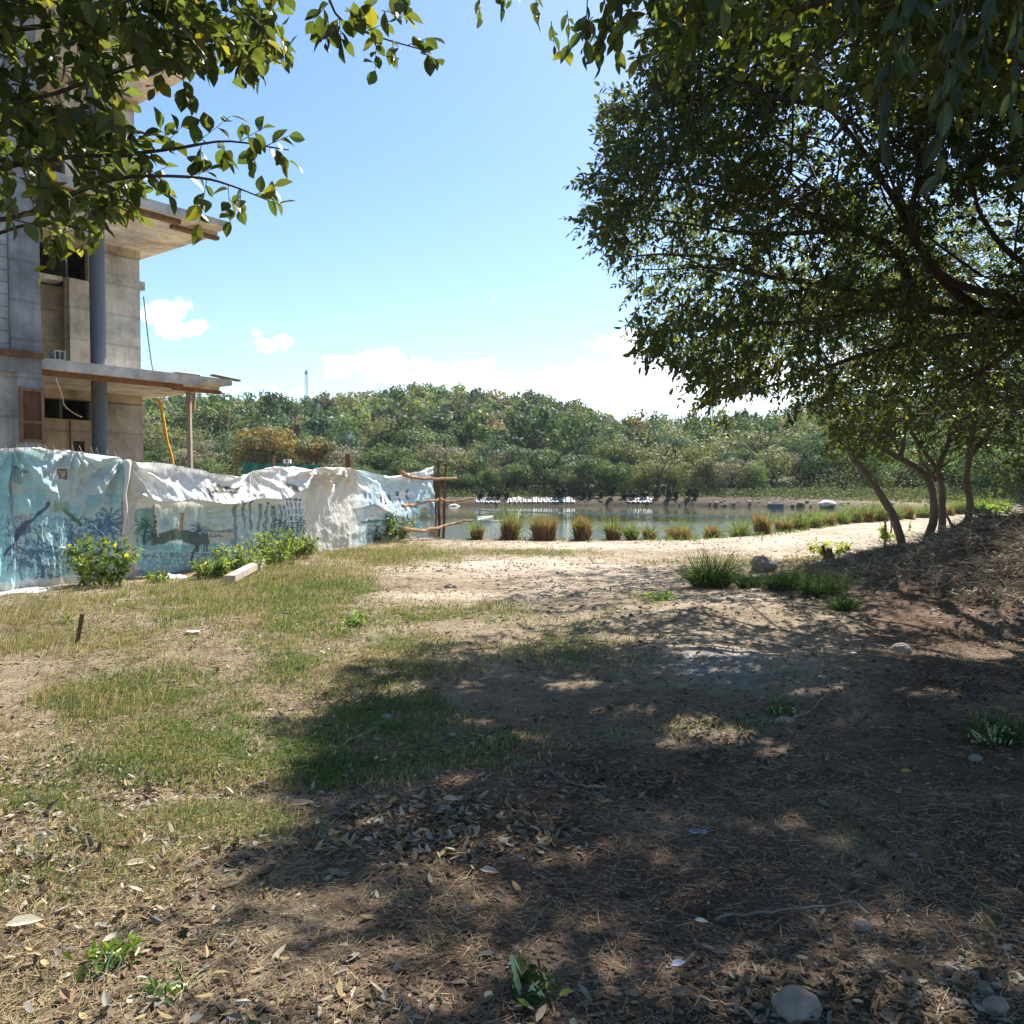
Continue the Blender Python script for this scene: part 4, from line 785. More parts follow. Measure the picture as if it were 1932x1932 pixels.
#==TREES==
# ------------------------------------------------------------------ near trees
SUNN = np.array(SUNV)
SH = [(980, 60), (1060, 1000), (1100, 950), (1150, 850), (1210, 740), (1260, 600), (1300, 490), (1330, 440), (1400, 540), (1480, 490), (1550, 560), (1650, 450), (1750, 390), (1850, 380), (1932, 230), (2600, -100)]
SHY = np.array([1040, 1062, 1100, 1150, 1210, 1260, 1300, 1330, 1400, 1480, 1550, 1650, 1750, 1850, 1932, 2800.]); SHX = np.array([1560, 1150, 960, 860, 740, 600, 500, 450, 560, 490, 560, 450, 400, 390, 240, -300.])
PATCH = [(1060, 1640, 70, 22), (1350, 1242, 110, 15), (620, 1700, 130, 34), (560, 1860, 90, 26), (1330, 1395, 110, 26), (1300, 1360, 60, 20), (850, 1480, 70, 22), (1480, 1420, 60, 14), (1840, 1230, 90, 26), (1750, 1170, 90, 14), (900, 1590, 60, 20), (1600, 1370, 60, 10), (1130, 1500, 50, 14), (720, 1560, 70, 20), (1010, 1380, 60, 14), (1930, 1150, 70, 30), (640, 1790, 120, 22), (1640, 1720, 60, 12), (760, 1300, 50, 14), (1290, 1160, 90, 8), (1150, 1210, 60, 10), (1430, 1180, 70, 9), (1550, 1320, 80, 9), (1080, 1290, 60, 10), (900, 1350, 60, 12), (1200, 1330, 50, 10), (1010, 1540, 50, 12), (1250, 1560, 60, 12), (1450, 1560, 70, 10), (1750, 1330, 80, 12), (900, 1700, 60, 18), (1150, 1760, 60, 12), (1600, 1850, 70, 16), (460, 1860, 60, 16), (1700, 1240, 60, 10)]
def shade_ok(P, margin=0.):
    """True where a leaf cluster at P throws its shade onto ground that lies in shade"""
    h = P[:, 2]; G_ = P - SUNN[None] * (h / SUNN[2])[:, None]; gx, gy = G_[:, 0], G_[:, 1]
    px, py, _ = proj(np.stack([gx, gy, np.zeros_like(gx)], -1)); wig = (fbm(gx * 1.8, gy * 1.8, 0, 61) - .5)
    lim = np.interp(py, SHY, SHX) + wig * 300 * np.clip((py - 900) / 700, .1, 1)
    ok = (px > lim + margin) | (px < -300)
    far = (py < 1062) & (gy > 2)
    ok = np.where(far, (px > 1480) & (py > 1035) | (px > 2000), ok)
    for (cx, cy, rx, ry) in PATCH: ok &= ~((((px - cx) / rx) ** 2 + ((py - cy) / ry) ** 2 < 1.0) & (gy > 1.5))
    behind = gy < 2.2; ok = np.where(behind, (gx > -1.2 + wig) | (gx < -2.6), ok)
    return ok
def leafcol(n, base, var=.35, yel=.06, yc=(.16, .17, .03)):
    c = np.array(base)[None] * (1 + (rng.uniform(size=(n, 1)) - .5) * 2 * var); c[:, 0] *= rnd(n, .85, 1.2)
    k = rng.uniform(size=n) < yel; c[k] = np.array(yc) * rnd(k.sum(), .6, 1.2)[:, None]; return c
def sprays(gl, gt, Cn, Dr, nleaf, tl, ll, lw, base, droop=.25, spread=.9, yel=.05, col=(.8, .7, .6), tr=.0035, curl=.15, yc=(.16, .17, .03), fine=False):
    """leafy twigs: one thin twig per row of Cn with alternate leaves"""
    n = len(Cn); Dr = unit(Dr); tl = np.broadcast_to(tl, (n,))
    gt.sticks(Cn, Cn + Dr * tl[:, None], tr, np.array(col))
    t = np.tile(np.linspace(.12, 1.0, nleaf), (n, 1)) + rng.normal(size=(n, nleaf)) * .03
    P = Cn[:, None] + Dr[:, None] * (tl[:, None] * t)[..., None]
    side = unit(np.cross(Dr, rvec(n))); up = np.cross(side, Dr); sg = np.where(np.arange(nleaf) % 2 == 0, 1., -1.)[None, :, None]
    ph = rng.normal(size=(n, nleaf, 1)) * .5
    D = Dr[:, None] * .55 + (side[:, None] * np.cos(ph) + up[:, None] * np.sin(ph)) * sg * spread + rng.normal(size=(n, nleaf, 3)) * .25 + np.array([0, 0, -droop])
    D[:, -1] = Dr + rng.normal(size=(n, 3)) * .2
    Nn = unit(rng.normal(size=(n, nleaf, 3)) * .55 + np.array([0, 0, .9]) + SUNN * .25)
    m = n * nleaf; L_ = ll * rnd(m, .65, 1.2)
    (gl.leaves_fine if fine else gl.leaves)(P.reshape(-1, 3), D.reshape(-1, 3), Nn.reshape(-1, 3), L_, L_ * lw * rnd(m, .85, 1.1), leafcol(m, base, yel=yel, yc=yc), curl=rnd(m, .02, curl * 2))
def limb_tube(g, pts, r0_, r1, seg=8, n=26, wob=.012, c=(1, 1, 1)):
    P = spline(pts, n); s_ = np.arange(n) * 2.5 / n; P += np.stack([fbm(s_ * 3 + rnd(1, 0, 99), s_, 0, k, 3) - .5 for k in (1, 2, 3)], 1) * 1.3 * np.linspace(r0_, r1, n)[:, None] * min(1, wob * 80); g.tube(P, np.linspace(r0_, r1, n) * (1 + .04 * rng.normal(size=n)), seg, c=c); return P

# --- big tree on the right (trunk outside the frame) ---
tb = thing('shade_tree', 'large dense shade tree reaching in from the right with long dark limbs', 'tree', (7.6, 8.6, .3)); TBo = np.array([7.6, 8.6, .3])
LB = Geo(); skel = []
def limbB(pts, r0_, r1, n=26):
    g = Geo(); P = limb_tube(LB, [at(a, b, d) - TBo for a, b, d in pts], r0_, r1, n=n); skel.append(P + TBo)
g = Geo(); tr = limb_tube(g, [(0, 0, -.5), (-.1, .1, .9), (.1, .2, 2.0), (-.25, .35, 3.1)], .24, .17, 12, wob=.02); skel.append(tr + TBo); obj('trunk', g, M_bark, tb)
limbB([(2200, 640, 8.9), (2020, 610, 9.0), (1930, 592, 9.1), (1800, 585, 9.3), (1700, 570, 9.6), (1560, 540, 10.0), (1430, 515, 10.4), (1300, 500, 10.8)], .085, .016)
limbB([(1720, 572, 9.5), (1712, 520, 9.5), (1690, 470, 9.5), (1600, 430, 9.6), (1500, 395, 9.8), (1430, 370, 10), (1330, 350, 10.2), (1200, 330, 10.4)], .06, .012)
limbB([(1850, 590, 9.2), (1780, 530, 9.0), (1740, 480, 8.9), (1700, 400, 8.7), (1640, 300, 8.5), (1560, 200, 8.3), (1480, 120, 8.2)], .055, .014)
limbB([(2000, 600, 9.0), (1900, 560, 8.8), (1820, 540, 8.6), (1760, 500, 8.3), (1720, 420, 8.0), (1740, 300, 7.8), (1760, 150, 7.6), (1740, 0, 7.6)], .055, .014)
limbB([(1560, 540, 10.0), (1450, 520, 10.2), (1370, 490, 10.5), (1250, 480, 10.8), (1185, 485, 11)], .04, .01)
limbB([(1700, 575, 9.6), (1560, 600, 9.9), (1450, 610, 10.2), (1330, 620, 10.6), (1230, 625, 11)], .045, .012)
limbB([(1930, 625, 9.4), (1750, 640, 10.2), (1600, 680, 10.8), (1480, 720, 11.2), (1370, 750, 11.4)], .05, .012)
limbB([(2100, 560, 8.8), (1980, 520, 8.7), (1900, 470, 8.6), (1850, 400, 8.6), (1830, 320, 8.6)], .05, .012)
limbB([(2000, 620, 9.8), (1850, 610, 12), (1700, 600, 14.5), (1560, 590, 16.5), (1430, 560, 18.5), (1340, 545, 19.5)], .09, .02)
limbB([(1850, 610, 12), (1800, 560, 13.5), (1720, 500, 15), (1640, 470, 16.5)], .06, .015)
limbB([(1950, 620, 9.6), (1880, 680, 10.4), (1800, 720, 11), (1700, 740, 11.4), (1600, 760, 11.6)], .05, .012)
limbB([(1600, 430, 9.6), (1500, 440, 9.6), (1400, 440, 9.8), (1280, 420, 10), (1120, 402, 10.2)], .035, .008)
limbB([(1500, 395, 9.8), (1400, 330, 9.6), (1300, 260, 9.5), (1200, 210, 9.5)], .03, .008)
limbB([(1560, 200, 8.3), (1450, 180, 8.2), (1360, 140, 8.2), (1290, 110, 8.2)], .03, .008)
def inside_B(P):
    px, py, _ = proj(P); m_ = (px > -40) & (px < 1975) & (py > -60) & (P[:, 1] > .3); return not np.any(m_ & ~inpoly(SIL_B, px, py))
SIL_B = [(1250, -60), (1262, 60), (1240, 120), (1262, 155), (1200, 190), (1160, 200), (1170, 240), (1158, 275), (1185, 330), (1130, 355), (1078, 398), (1105, 418), (1170, 445), (1160, 490), (1185, 545), (1235, 560), (1210, 620), (1235, 660), (1290, 690), (1330, 720), (1325, 765), (1375, 770), (1420, 735), (1500, 755), (1560, 770), (1600, 830), (1700, 830), (1932, 850), (2700, 950), (2700, -1500), (1250, -1500)]
for pts in ([(0, 0, 2.4), (-.6, -1.5, 3.6), (-1.6, -2.6, 4.8), (-3.0, -3.4, 5.8)], [(0, 0, 2.6), (.2, -1.6, 4.2), (-.4, -3.2, 5.6), (-1.2, -4.6, 6.4)], [(0, 0, 2.8), (-.8, .2, 5.0), (-1.4, .4, 6.4), (-2.4, .2, 7.6)], [(0, 0, 2.4), (1.2, .4, 4.5), (1.8, .8, 6.5)], [(-.3, -1.4, 4.0), (-1.9, -2.0, 5.2), (-3.6, -2.4, 6.4), (-5.0, -2.6, 6.9)]):
    if inside_B(spline(pts, 20) + TBo): P = limb_tube(LB, pts, .12, .03); skel.append(P + TBo)
for k in range(230):   # thinner branches off the limbs
    P = skel[1 + rng.integers(len(skel) - 1)]; j = rng.integers(6, len(P) - 1); p = P[j]; tn = unit(P[j] - P[j - 1]); d = unit(tn * .9 + rng.normal(size=3) * .75 + np.array([-.1, 0, .05])); ln = rnd(1, .6, 1.7)[0]
    q_ = spline([p, p + d * ln * .5 + rng.normal(size=3) * .07, p + d * ln + rng.normal(size=3) * .12 + [0, 0, .05]], 9)
    if not inside_B(q_): continue
    LB.tube(q_ - TBo, np.linspace(.018, .006, 9), 5, cap=False); skel.append(q_)
def density_b(px, py):
    d = np.ones_like(px); d *= 1 - .72 * np.exp(-(((px - 1860) / 130) ** 2 + ((py - 440) / 110) ** 2)); d *= 1 - .5 * np.exp(-(((px - 1640) / 200) ** 2 + ((py - 500) / 60) ** 2)); d *= 1 - .45 * np.exp(-(((px - 1500) / 260) ** 2 + ((py - 650) / 60) ** 2))
    d *= 1 - .4 * sstep(1380, 1560, px) * sstep(560, 700, py); d *= 1 - .7 * sstep(.5, .62, fbm(px * .012, py * .018, 0, 205, 3)) * sstep(300, 420, py)
    return d
def gen(n, fn):
    out = []; tot = 0
    while tot < n:
        c = fn(max(2000, n)); out.append(c); tot += len(c)
    return np.concatenate(out)[:n]
SK = np.concatenate(skel)
def cand(n):
    px = rnd(n, 1060, 2050); py = rnd(n, -260, 860); dep = rnd(n, 7.4, 11.8); r = np.stack([(px - 966) / F, cp + (-(py - 966) / F) * sp, -sp + (-(py - 966) / F) * cp], 1)
    P = np.array([0, 0, EYE]) + r * (dep / r[:, 1])[:, None]
    # left edge recedes a little: silhouettes further away at the tips
    jx = (fbm(px * .035, py * .035, 0, 201, 3) - .5) * 95; jy = (fbm(px * .035, py * .035, 0, 202, 3) - .5) * 110; k = inpoly(SIL_B, px + jx + 12, py + jy); k &= rng.uniform(size=n) < density_b(px, py) * (dep / 11.8) ** 1.3
    k &= (fbm(P[:, 0] * 1.1, P[:, 1] * 1.1, P[:, 2] * 1.7, 71, 3) > .43) ; k &= P[:, 2] > 1.9; P = P[k]; P = P[shade_ok(P)]; return P
CB = gen(8600, cand)
def cand2(n):   # the part of the crown outside the picture
    P = np.stack([rnd(n, -1.5, 12), rnd(n, -1, 13), rnd(n, 3.0, 9.0)], 1); q = (P - np.array([5.8, 6.5, 5.6])) / np.array([6.2, 7.0, 3.2]); k = (q ** 2).sum(1) < 1
    px, py, d = proj(P); k &= (P[:, 1] < .2) | (px > 1990) | (py < -70) ; k &= fbm(P[:, 0] * .9, P[:, 1] * .9, P[:, 2] * .9, 72, 3) > .43; P = P[k]; return P[shade_ok(P)]
def cand_deep(n):   # far side of the crown, whose shade falls on the clearing
    px = rnd(n, 1200, 1960); py = rnd(n, 380, 760); dep = rnd(n, 12.5, 20); r = np.stack([(px - 966) / F, cp + (-(py - 966) / F) * sp, -sp + (-(py - 966) / F) * cp], 1); P = np.array([0, 0, EYE]) + r * (dep / r[:, 1])[:, None]
    G_ = P - SUNN[None] * (P[:, 2] / SUNN[2])[:, None]; gx_, gy_, _ = proj(np.stack([G_[:, 0], G_[:, 1], 0 * px], -1)); k = inpoly(SIL_B, px - 15, py + 5) & (gy_ < 1165) & (gy_ > 1066) & (fbm(P[:, 0] * .9, P[:, 1] * .9, P[:, 2] * 1.2, 73, 3) > .45) & (P[:, 2] > 2.6); P = P[k]; return P[shade_ok(P)]
CBD = gen(2300, cand_deep)
CB2 = gen(7500, cand2)
gl = Geo(); gt = Geo()
def near_dir(Cc):
    out = np.zeros_like(Cc)
    for a in range(0, len(Cc), 1500):
        d = Cc[a:a + 1500, None] - SK[None]; dd = (d ** 2).sum(-1); j = dd.argmin(1); out[a:a + 1500] = unit(d[np.arange(len(j)), j] + 1e-3)
    return out
D_ = near_dir(CB); D_ = unit(D_ * .8 + rvec(len(CB)) * .6 + np.array([-.25, 0, 0])); sprays(gl, gt, CB - D_ * .15 - TBo, D_, 11, rnd(len(CB), .22, .42), .078, .5, (.052, .08, .038), yel=.07, yc=(.17, .19, .04))
D_ = near_dir(CBD); D_ = unit(D_ * .6 + rvec(len(CBD)) * .7); sprays(gl, gt, CBD - TBo, D_, 9, rnd(len(CBD), .3, .5), .095, .5, (.046, .072, .034), yel=.04); D_ = rvec(len(CB2)); sprays(gl, gt, CB2 - TBo, D_, 9, .4, .11, .55, (.045, .075, .024))
# connecting twigs from limbs into the leaf masses
pick = rng.choice(len(CB), 1500, replace=False); A = []; B = []
Cc = CB[pick]; d = Cc[:, None] - SK[None]; dd = (d ** 2).sum(-1); j = dd.argmin(1); base = SK[j]; ok = np.sqrt(dd.min(1)) < 1.6
mid = (base + Cc) / 2 + rng.normal(size=Cc.shape) * .06; LB.sticks((base - TBo)[ok], (mid - TBo)[ok], .007, np.array([1, 1, 1.])); LB.sticks((mid - TBo)[ok], (Cc - TBo)[ok], .0045, np.array([1, 1, 1.]))
obj('limbs', LB, M_bark, tb, smooth=True); obj('foliage', gl, M_leaf, tb); obj('twigs', gt, M_bark, tb)

# --- leaning small trees on the spoil heap ---
def a0(pts): return pts[0][1] > 1020
def stem_tree(name, label, base_px, stems, crown, nspray, col, bark, seed, ll=.085, trunk=None):
    b = gnd(*base_px[:2], z=base_px[2]); b[2] = float(height(b[0], b[1])); o = thing(name, label, 'tree', tuple(b)); sk = []
    for pts, r0_, r1 in stems:
        g = Geo(); W_ = [at(a, c, d) - b for a, c, d in pts]
        W_[0] = W_[0] - np.array([0, 0, .25]) if a0(pts) else W_[0]; P = limb_tube(g, W_, r0_, r1, 9, 22, .008); obj('trunk', g, bark, o, smooth=True); sk.append(P + b)
    S_ = np.concatenate(sk); S_up = S_[S_[:, 2] > b[2] + 1.0]
    px_, py_, dd_ = crown; n = nspray
    def cd(m):
        px = rng.normal(size=m) * px_[1] + px_[0]; py = rng.normal(size=m) * py_[1] + py_[0]; dep = rnd(m, *dd_); r = np.stack([(px - 966) / F, cp + (-(py - 966) / F) * sp, -sp + (-(py - 966) / F) * cp], 1); P = np.array([0, 0, EYE]) + r * (dep / r[:, 1])[:, None]
        k = inpoly(crown_poly[name + str(seed)], px, py); k &= fbm(P[:, 0] * 1.2, P[:, 1] * 1.2, P[:, 2] * 1.5, seed, 3) > .42; P = P[k]; return P[shade_ok(P)]
    Cc = gen(n, cd); gl = Geo(); gt = Geo(); d = Cc[:, None] - S_up[None]; q = (d ** 2).sum(-1); j = q.argmin(1); D_ = unit(unit(Cc - S_up[j] + 1e-3) + rvec(n) * .7)
    sprays(gl, gt, Cc - b, D_, 9, rnd(n, .2, .4), ll, .5, col, yel=.08)
    k = rng.choice(n, n // 3, replace=False); m_ = (Cc[k] + S_up[j[k]]) / 2 + rng.normal(size=(len(k), 3)) * .08; gt.sticks(S_up[j[k]] - b, m_ - b, .012, np.array([1, 1, 1.])); gt.sticks(m_ - b, Cc[k] - b, .008, np.array([1, 1, 1.]))
    obj('foliage', gl, M_leaf, o); obj('twigs', gt, M_bark, o); return o
crown_poly = {'leaning_tree81': [(1490, 750), (1640, 760), (1690, 820), (1670, 880), (1640, 900), (1590, 880), (1560, 850), (1575, 800)],
              'forked_tree82': [(1540, 700), (1430, 640), (1480, 540), (1600, 430), (1900, 330), (2200, 380), (2100, 900), (1932, 880), (1900, 935), (1850, 940), (1800, 905), (1740, 880), (1690, 860), (1650, 880), (1600, 845), (1565, 850), (1540, 760)],
              'curved_tree83': [(1750, 640), (2300, 500), (2400, 960), (1932, 900), (1920, 960), (1870, 930), (1840, 880), (1760, 850)]}
stem_tree('leaning_tree', 'thin bare stemmed tree leaning left, leftmost of the trunks on the heap', (1705, 1035, .3), [([(1706, 1040, 16.3), (1702, 1028, 16.3), (1684, 975, 16.2), (1662, 933, 16.1), (1634, 892, 16.0), (1612, 866, 16.0), (1596, 838, 16)], .09, .055), ([(1612, 870, 16), (1630, 845, 16.1), (1640, 815, 16.3)], .04, .02)], ((1620, 45), (840, 35), (15.5, 16.8)), 120, (.06, .10, .03), M_bark_pale, 81)
stem_tree('forked_tree', 'twin stemmed tree on the heap, its left stem curving over to the left', (1760, 1025, .4), [([(1742, 1040, 16.2), (1748, 1022, 16.2), (1759, 985, 16.1), (1762, 954, 16), (1758, 917, 16), (1740, 891, 15.9), (1718, 875, 15.8), (1674, 851, 15.7), (1643, 834, 15.6), (1618, 815, 15.6), (1603, 785, 15.5)], .09, .035),
   ([(1776, 1038, 16.6), (1776, 1018, 16.6), (1778, 970, 16.6), (1777, 917, 16.6), (1768, 889, 16.7), (1750, 860, 16.8), (1700, 790, 17)], .085, .04), ([(1700, 862, 15.8), (1705, 830, 15.8), (1712, 790, 16)], .05, .02), ([(1765, 905, 16), (1740, 870, 15.6), (1735, 840, 15.4)], .04, .02), ([(1766, 890, 16.4), (1790, 830, 16.8), (1800, 740, 17.2), (1780, 620, 17.4), (1760, 500, 17.5)], .06, .02), ([(1660, 845, 15.7), (1680, 760, 16), (1660, 660, 16.6), (1600, 560, 17.2)], .04, .015)],
   ((1740, 190), (680, 150), (14.8, 19)), 1900, (.045, .075, .026), M_bark_pale, 82)
stem_tree('curved_tree', 'curved pale stemmed tree on the heap, rightmost of the trunks', (1812, 1022, .4), [([(1800, 1035, 16.2), (1804, 1013, 16.2), (1826, 976, 16.2), (1831, 948, 16.1), (1824, 917, 16), (1827, 877, 15.9), (1832, 840, 15.8), (1840, 780, 15.8), (1850, 700, 15.6)], .085, .045), ([(1795, 1030, 16), (1815, 1000, 15.9), (1830, 985, 15.8)], .03, .015), ([(1800, 1000, 16.2), (1785, 970, 16.2), (1775, 945, 16.2)], .03, .012), ([(1830, 860, 15.9), (1890, 790, 15.8), (1980, 740, 15.7)], .06, .025), ([(2150, 900, 15), (1990, 780, 15), (1930, 740, 15.1), (1850, 700, 15.2), (1790, 690, 15.3)], .09, .03)],
   ((1950, 150), (760, 100), (14, 18)), 850, (.042, .07, .024), M_bark_pale, 83)

# --- tree overhead at the top right: larger leaves ---
def px_cand(poly, x0, x1, y0, y1, d0, d1, thr, seed, ns=1.4):
    def f(n):
        px = rnd(n, x0, x1); py = rnd(n, y0, y1); dep = rnd(n, d0, d1); r = np.stack([(px - 966) / F, cp + (-(py - 966) / F) * sp, -sp + (-(py - 966) / F) * cp], 1); P = np.array([0, 0, EYE]) + r * (dep / r[:, 1])[:, None]
        k = inpoly(poly, px, py) & (fbm(P[:, 0] * ns, P[:, 1] * ns, P[:, 2] * ns, seed, 3) > thr); P = P[k]; return P[shade_ok(P)]
    return f
tc_ = thing('overhanging_tree', 'tree overhead at the top right with larger pointed leaves', 'tree', (4.6, 2.2, 0)); To = np.array([4.6, 2.2, 0]); gl = Geo(); gt = Geo(); LBc = Geo()
limb_tube(LBc, [(0, 0, -.4), (.1, .1, 1.5), (-.1, .3, 3.0), (-.4, .6, 4.0)], .16, .10)
for e in ([at(1500, 20, 4.6), at(1250, 20, 4.9)], [at(1700, 0, 4.2), at(1560, 90, 4.5)], [at(1900, -100, 3.4), at(1780, -30, 2.2)], [at(1300, -160, 4.4), at(1050, -30, 4.7)]):
    limb_tube(LBc, [(-.3, .6, 3.6), (np.array([-.3, .6, 3.6]) + e[0] - To) / 2 + [0, 0, .3], e[0] - To, e[1] - To], .03, .005)
SIL_C = [(1000, -80), (1005, 5), (1030, 60), (1050, 100), (1090, 95), (1130, 105), (1170, 60), (1215, 95), (1262, 130), (1330, 60), (1450, 160), (1932, 220), (1932, -400), (1000, -400)]
Cc = gen(520, px_cand(SIL_C, 1000, 1960, -400, 200, 4.0, 5.4, .40, 91)); D_ = unit(rvec(len(Cc)) + np.array([-.5, 0, -.45])); sprays(gl, gt, Cc - D_ * .12 - To, D_, 7, rnd(len(Cc), .18, .3), .10, .48, (.06, .09, .03), droop=.5, yel=.12, fine=True)
Cc = np.array([at(905, -18, 4.6), at(945, -40, 4.6), at(960, -45, 4.7), at(1010, -10, 4.6), at(1040, 40, 4.7), at(1070, 20, 4.7), at(1120, 55, 4.7)]); sprays(gl, gt, Cc - To, np.array([[0, .1, -1.]] * 2 + [[.1, 0, -.8]] * 5), 5, .13, .085, .5, (.05, .08, .03), droop=.4, fine=True)
def cand3(n):
    P = np.stack([rnd(n, -.5, 7), rnd(n, -4, 4), rnd(n, 2.9, 6.0)], 1); px, py, d = proj(P); k = ((P[:, 1] < .3) | (px > 2000) | (py < -90)) & (fbm(P[:, 0], P[:, 1], P[:, 2], 93, 3) > .45); P = P[k]; return P[shade_ok(P)]
Cc = gen(1500, cand3); sprays(gl, gt, Cc - To, rvec(len(Cc)), 8, .35, .10, .5, (.05, .08, .026))
obj('limbs', LBc, M_bark, tc_, smooth=True); obj('foliage', gl, M_leaf, tc_); obj('twigs', gt, M_bark, tc_)
# close dangling shoots near the lens, blue sky sheen put into the dark leaf colour
gl = Geo(); gt = Geo(); sh_o = at(1760, -60, 2.0); sh_t = thing('hanging_shoot', 'close hanging shoot of big dark leaves coloured with blue sky sheen at the top right', 'branch', tuple(sh_o))
for (a, b, c_, d) in (((1740, -60), (1700, 100), 2.0, 6), ((1830, -80), (1790, 190), 1.9, 7), ((1700, -60), (1665, 260), 2.1, 6), ((1800, -20), (1770, 330), 2.0, 7), ((1880, -60), (1850, 120), 2.1, 8), ((1930, -60), (1905, 200), 2.1, 8), ((1610, -80), (1600, -10), 2.3, 4)):
    A = at(a[0], a[1], c_); B = at(b[0], b[1], c_ + .05); gt = Geo(); gt.sticks(A[None] - sh_o, B[None] - sh_o, .003, np.array([.8, .7, .6])); obj('twig', gt, M_bark, sh_t); t = np.linspace(.25, 1, d)[:, None]; P = A * (1 - t) + B * t; n = d
    D_ = rng.normal(size=(n, 3)) * .35 + np.array([0, 0, -1.]); D_[:, 0] += np.where(np.arange(n) % 2, .4, -.4); L_ = rnd(n, .06, .10)
    gl.leaves_fine(P - sh_o, D_, rvec(n) * .6 + np.array([0, -1, .3]), L_, L_ * .36, np.array([.03, .05, .042])[None] * rnd(n, .7, 1.3)[:, None], curl=rnd(n, 0, .2))
obj('foliage', gl, M_leaf, sh_t)

# --- tree at the upper left, trunk outside the frame ---
td = thing('leafy_tree', 'leafy tree hanging in from the upper left with rounded leaves on drooping twigs', 'tree', (-4.3, 3.6, 0)); To = np.array([-4.3, 3.6, 0]); gl = Geo(); gt = Geo(); LBd = Geo()
limb_tube(LBd, [(0, 0, -.4), (.1, 0, 1.5), (-.05, .1, 2.8), (.1, .2, 4.2), (.3, .3, 5.4)], .19, .08, 10)
for pts in ([(0, .1, 2.6), (.8, .3, 3.2)], [(.1, .1, 3.4), (.9, .4, 4.0)], [(.1, .2, 4.2), (1.0, .4, 4.6)]): pass
def lim_d(p0, pts, r0_, r1): limb_tube(LBd, [p0] + [at(a, b, d) - To for a, b, d in pts], r0_, r1, 6)
lim_d((0, .1, 2.6), [(-60, 330, 4.2), (100, 300, 4.2), (230, 292, 4.25), (330, 280, 4.3), (430, 267, 4.35), (545, 283, 4.4)], .018, .003)
lim_d((0, .1, 2.8), [(-60, 420, 4.2), (120, 370, 4.2), (230, 335, 4.2), (370, 335, 4.25), (440, 352, 4.3), (505, 378, 4.3)], .016, .003)
lim_d((.05, .2, 3.4), [(0, 60, 4.3), (200, 40, 4.3), (370, 30, 4.4), (470, 90, 4.4), (530, 120, 4.4)], .016, .003)
lim_d((.1, .2, 3.8), [(100, -180, 4.3), (400, -120, 4.4), (590, -40, 4.5), (640, 35, 4.5), (710, 68, 4.5), (800, 95, 4.5)], .015, .003)
lim_d((0, .1, 2.3), [(-100, 480, 4.1), (0, 440, 4.1), (90, 420, 4.15), (180, 440, 4.2)], .014, .003)
lim_d((.05, .2, 3.0), [(0, 200, 4.2), (150, 160, 4.2), (280, 120, 4.25), (345, 150, 4.3)], .014, .003)
twD = [((300, 285), (345, 235)), ((360, 278), (440, 215)), ((420, 268), (430, 310)), ((450, 268), (500, 240)), ((480, 272), (475, 315)), ((500, 276), (548, 255)), ((520, 280), (545, 305)), ((380, 275), (370, 305)), ((330, 280), (300, 240)),
       ((260, 290), (230, 230)), ((390, 338), (375, 425)), ((430, 348), (435, 425)), ((455, 358), (452, 400)), ((480, 368), (520, 350)), ((500, 376), (525, 385)), ((350, 335), (400, 320)), ((300, 335), (320, 375)), ((250, 335), (245, 400)),
       ((530, 120), (545, 90)), ((500, 105), (490, 150)), ((470, 90), (455, 125)), ((520, 40), (545, 100)), ((440, 60), (430, 120)), ((345, 150), (355, 185)), ((310, 130), (290, 170)), ((400, 50), (395, 130)), ((360, 40), (350, 110)),
       ((640, 35), (600, 60)), ((640, 35), (645, 85)), ((670, 50), (700, 10)), ((690, 60), (735, 40)), ((710, 68), (708, 135)), ((740, 75), (745, 115)), ((770, 85), (812, 70)), ((790, 92), (810, 105)), ((620, 5), (590, 40)), ((720, 20), (770, 30)), ((750, -20), (765, 25)), ((620, 40), (615, 80)), ((650, 20), (690, 35))]
A = []; B = []
for a, b in twD:
    d0 = 4.35 + rnd(1, -.12, .12)[0]; A.append(at(a[0], a[1], d0)); B.append(at(b[0], b[1], d0 + rnd(1, -.05, .05)[0]))
A = np.array(A); B = np.array(B); ln = np.linalg.norm(B - A, axis=1); sprays(gl, gt, A - To, B - A, 6, np.maximum(ln * .93, .1),   .100, .66, (.058, .086, .03), droop=.35, spread=.8, yel=.08, tr=.0025, fine=True)
SIL_D = [(-900, -700), (515, -700), (530, -10), (525, 60), (500, 110), (470, 140), (440, 120), (395, 125), (370, 165), (345, 175), (320, 130), (285, 150), (255, 210), (245, 260), (300, 300), (290, 350), (240, 380), (215, 420), (165, 460), (140, 470), (75, 478), (55, 430), (30, 400), (-900, 400)]
def dcand(n):
    P = px_cand(SIL_D, -500, 560, -500, 500, 3.7, 5.0, .41, 95, 2.2)(n); px, py, _ = proj(P)
    k = rng.uniform(size=len(P)) > .97 * np.exp(-(((px - 300) / 80) ** 2 + ((py - 165) / 60) ** 2) ** 2) + .6 * np.exp(-(((px - 150) / 60) ** 2 + ((py - 190) / 40) ** 2)) + .5 * np.exp(-(((px - 60) / 70) ** 2 + ((py - 120) / 60) ** 2)); return P[k]
Cc = gen(1500, dcand); D_ = unit(rvec(len(Cc)) * .9 + np.array([.5, 0, -.35])); sprays(gl, gt, Cc - D_ * .12 - To, D_, 6, rnd(len(Cc), .14, .26), .096, .64, (.06, .088, .03), droop=.4, yel=.07, yc=(.17, .18, .04), fine=True)
def cand4(n):
    P = np.stack([rnd(n, -7.5, -2.5), rnd(n, 0, 7), rnd(n, 3.0, 6.5)], 1); q = (P - np.array([-4.6, 3.4, 4.9])) / np.array([2.8, 3.2, 1.9]); px, py, d = proj(P); k = ((q ** 2).sum(1) < 1) & ((P[:, 1] < .3) | (px < -450) | (py < -450)); P = P[k]; return P[shade_ok(P)]
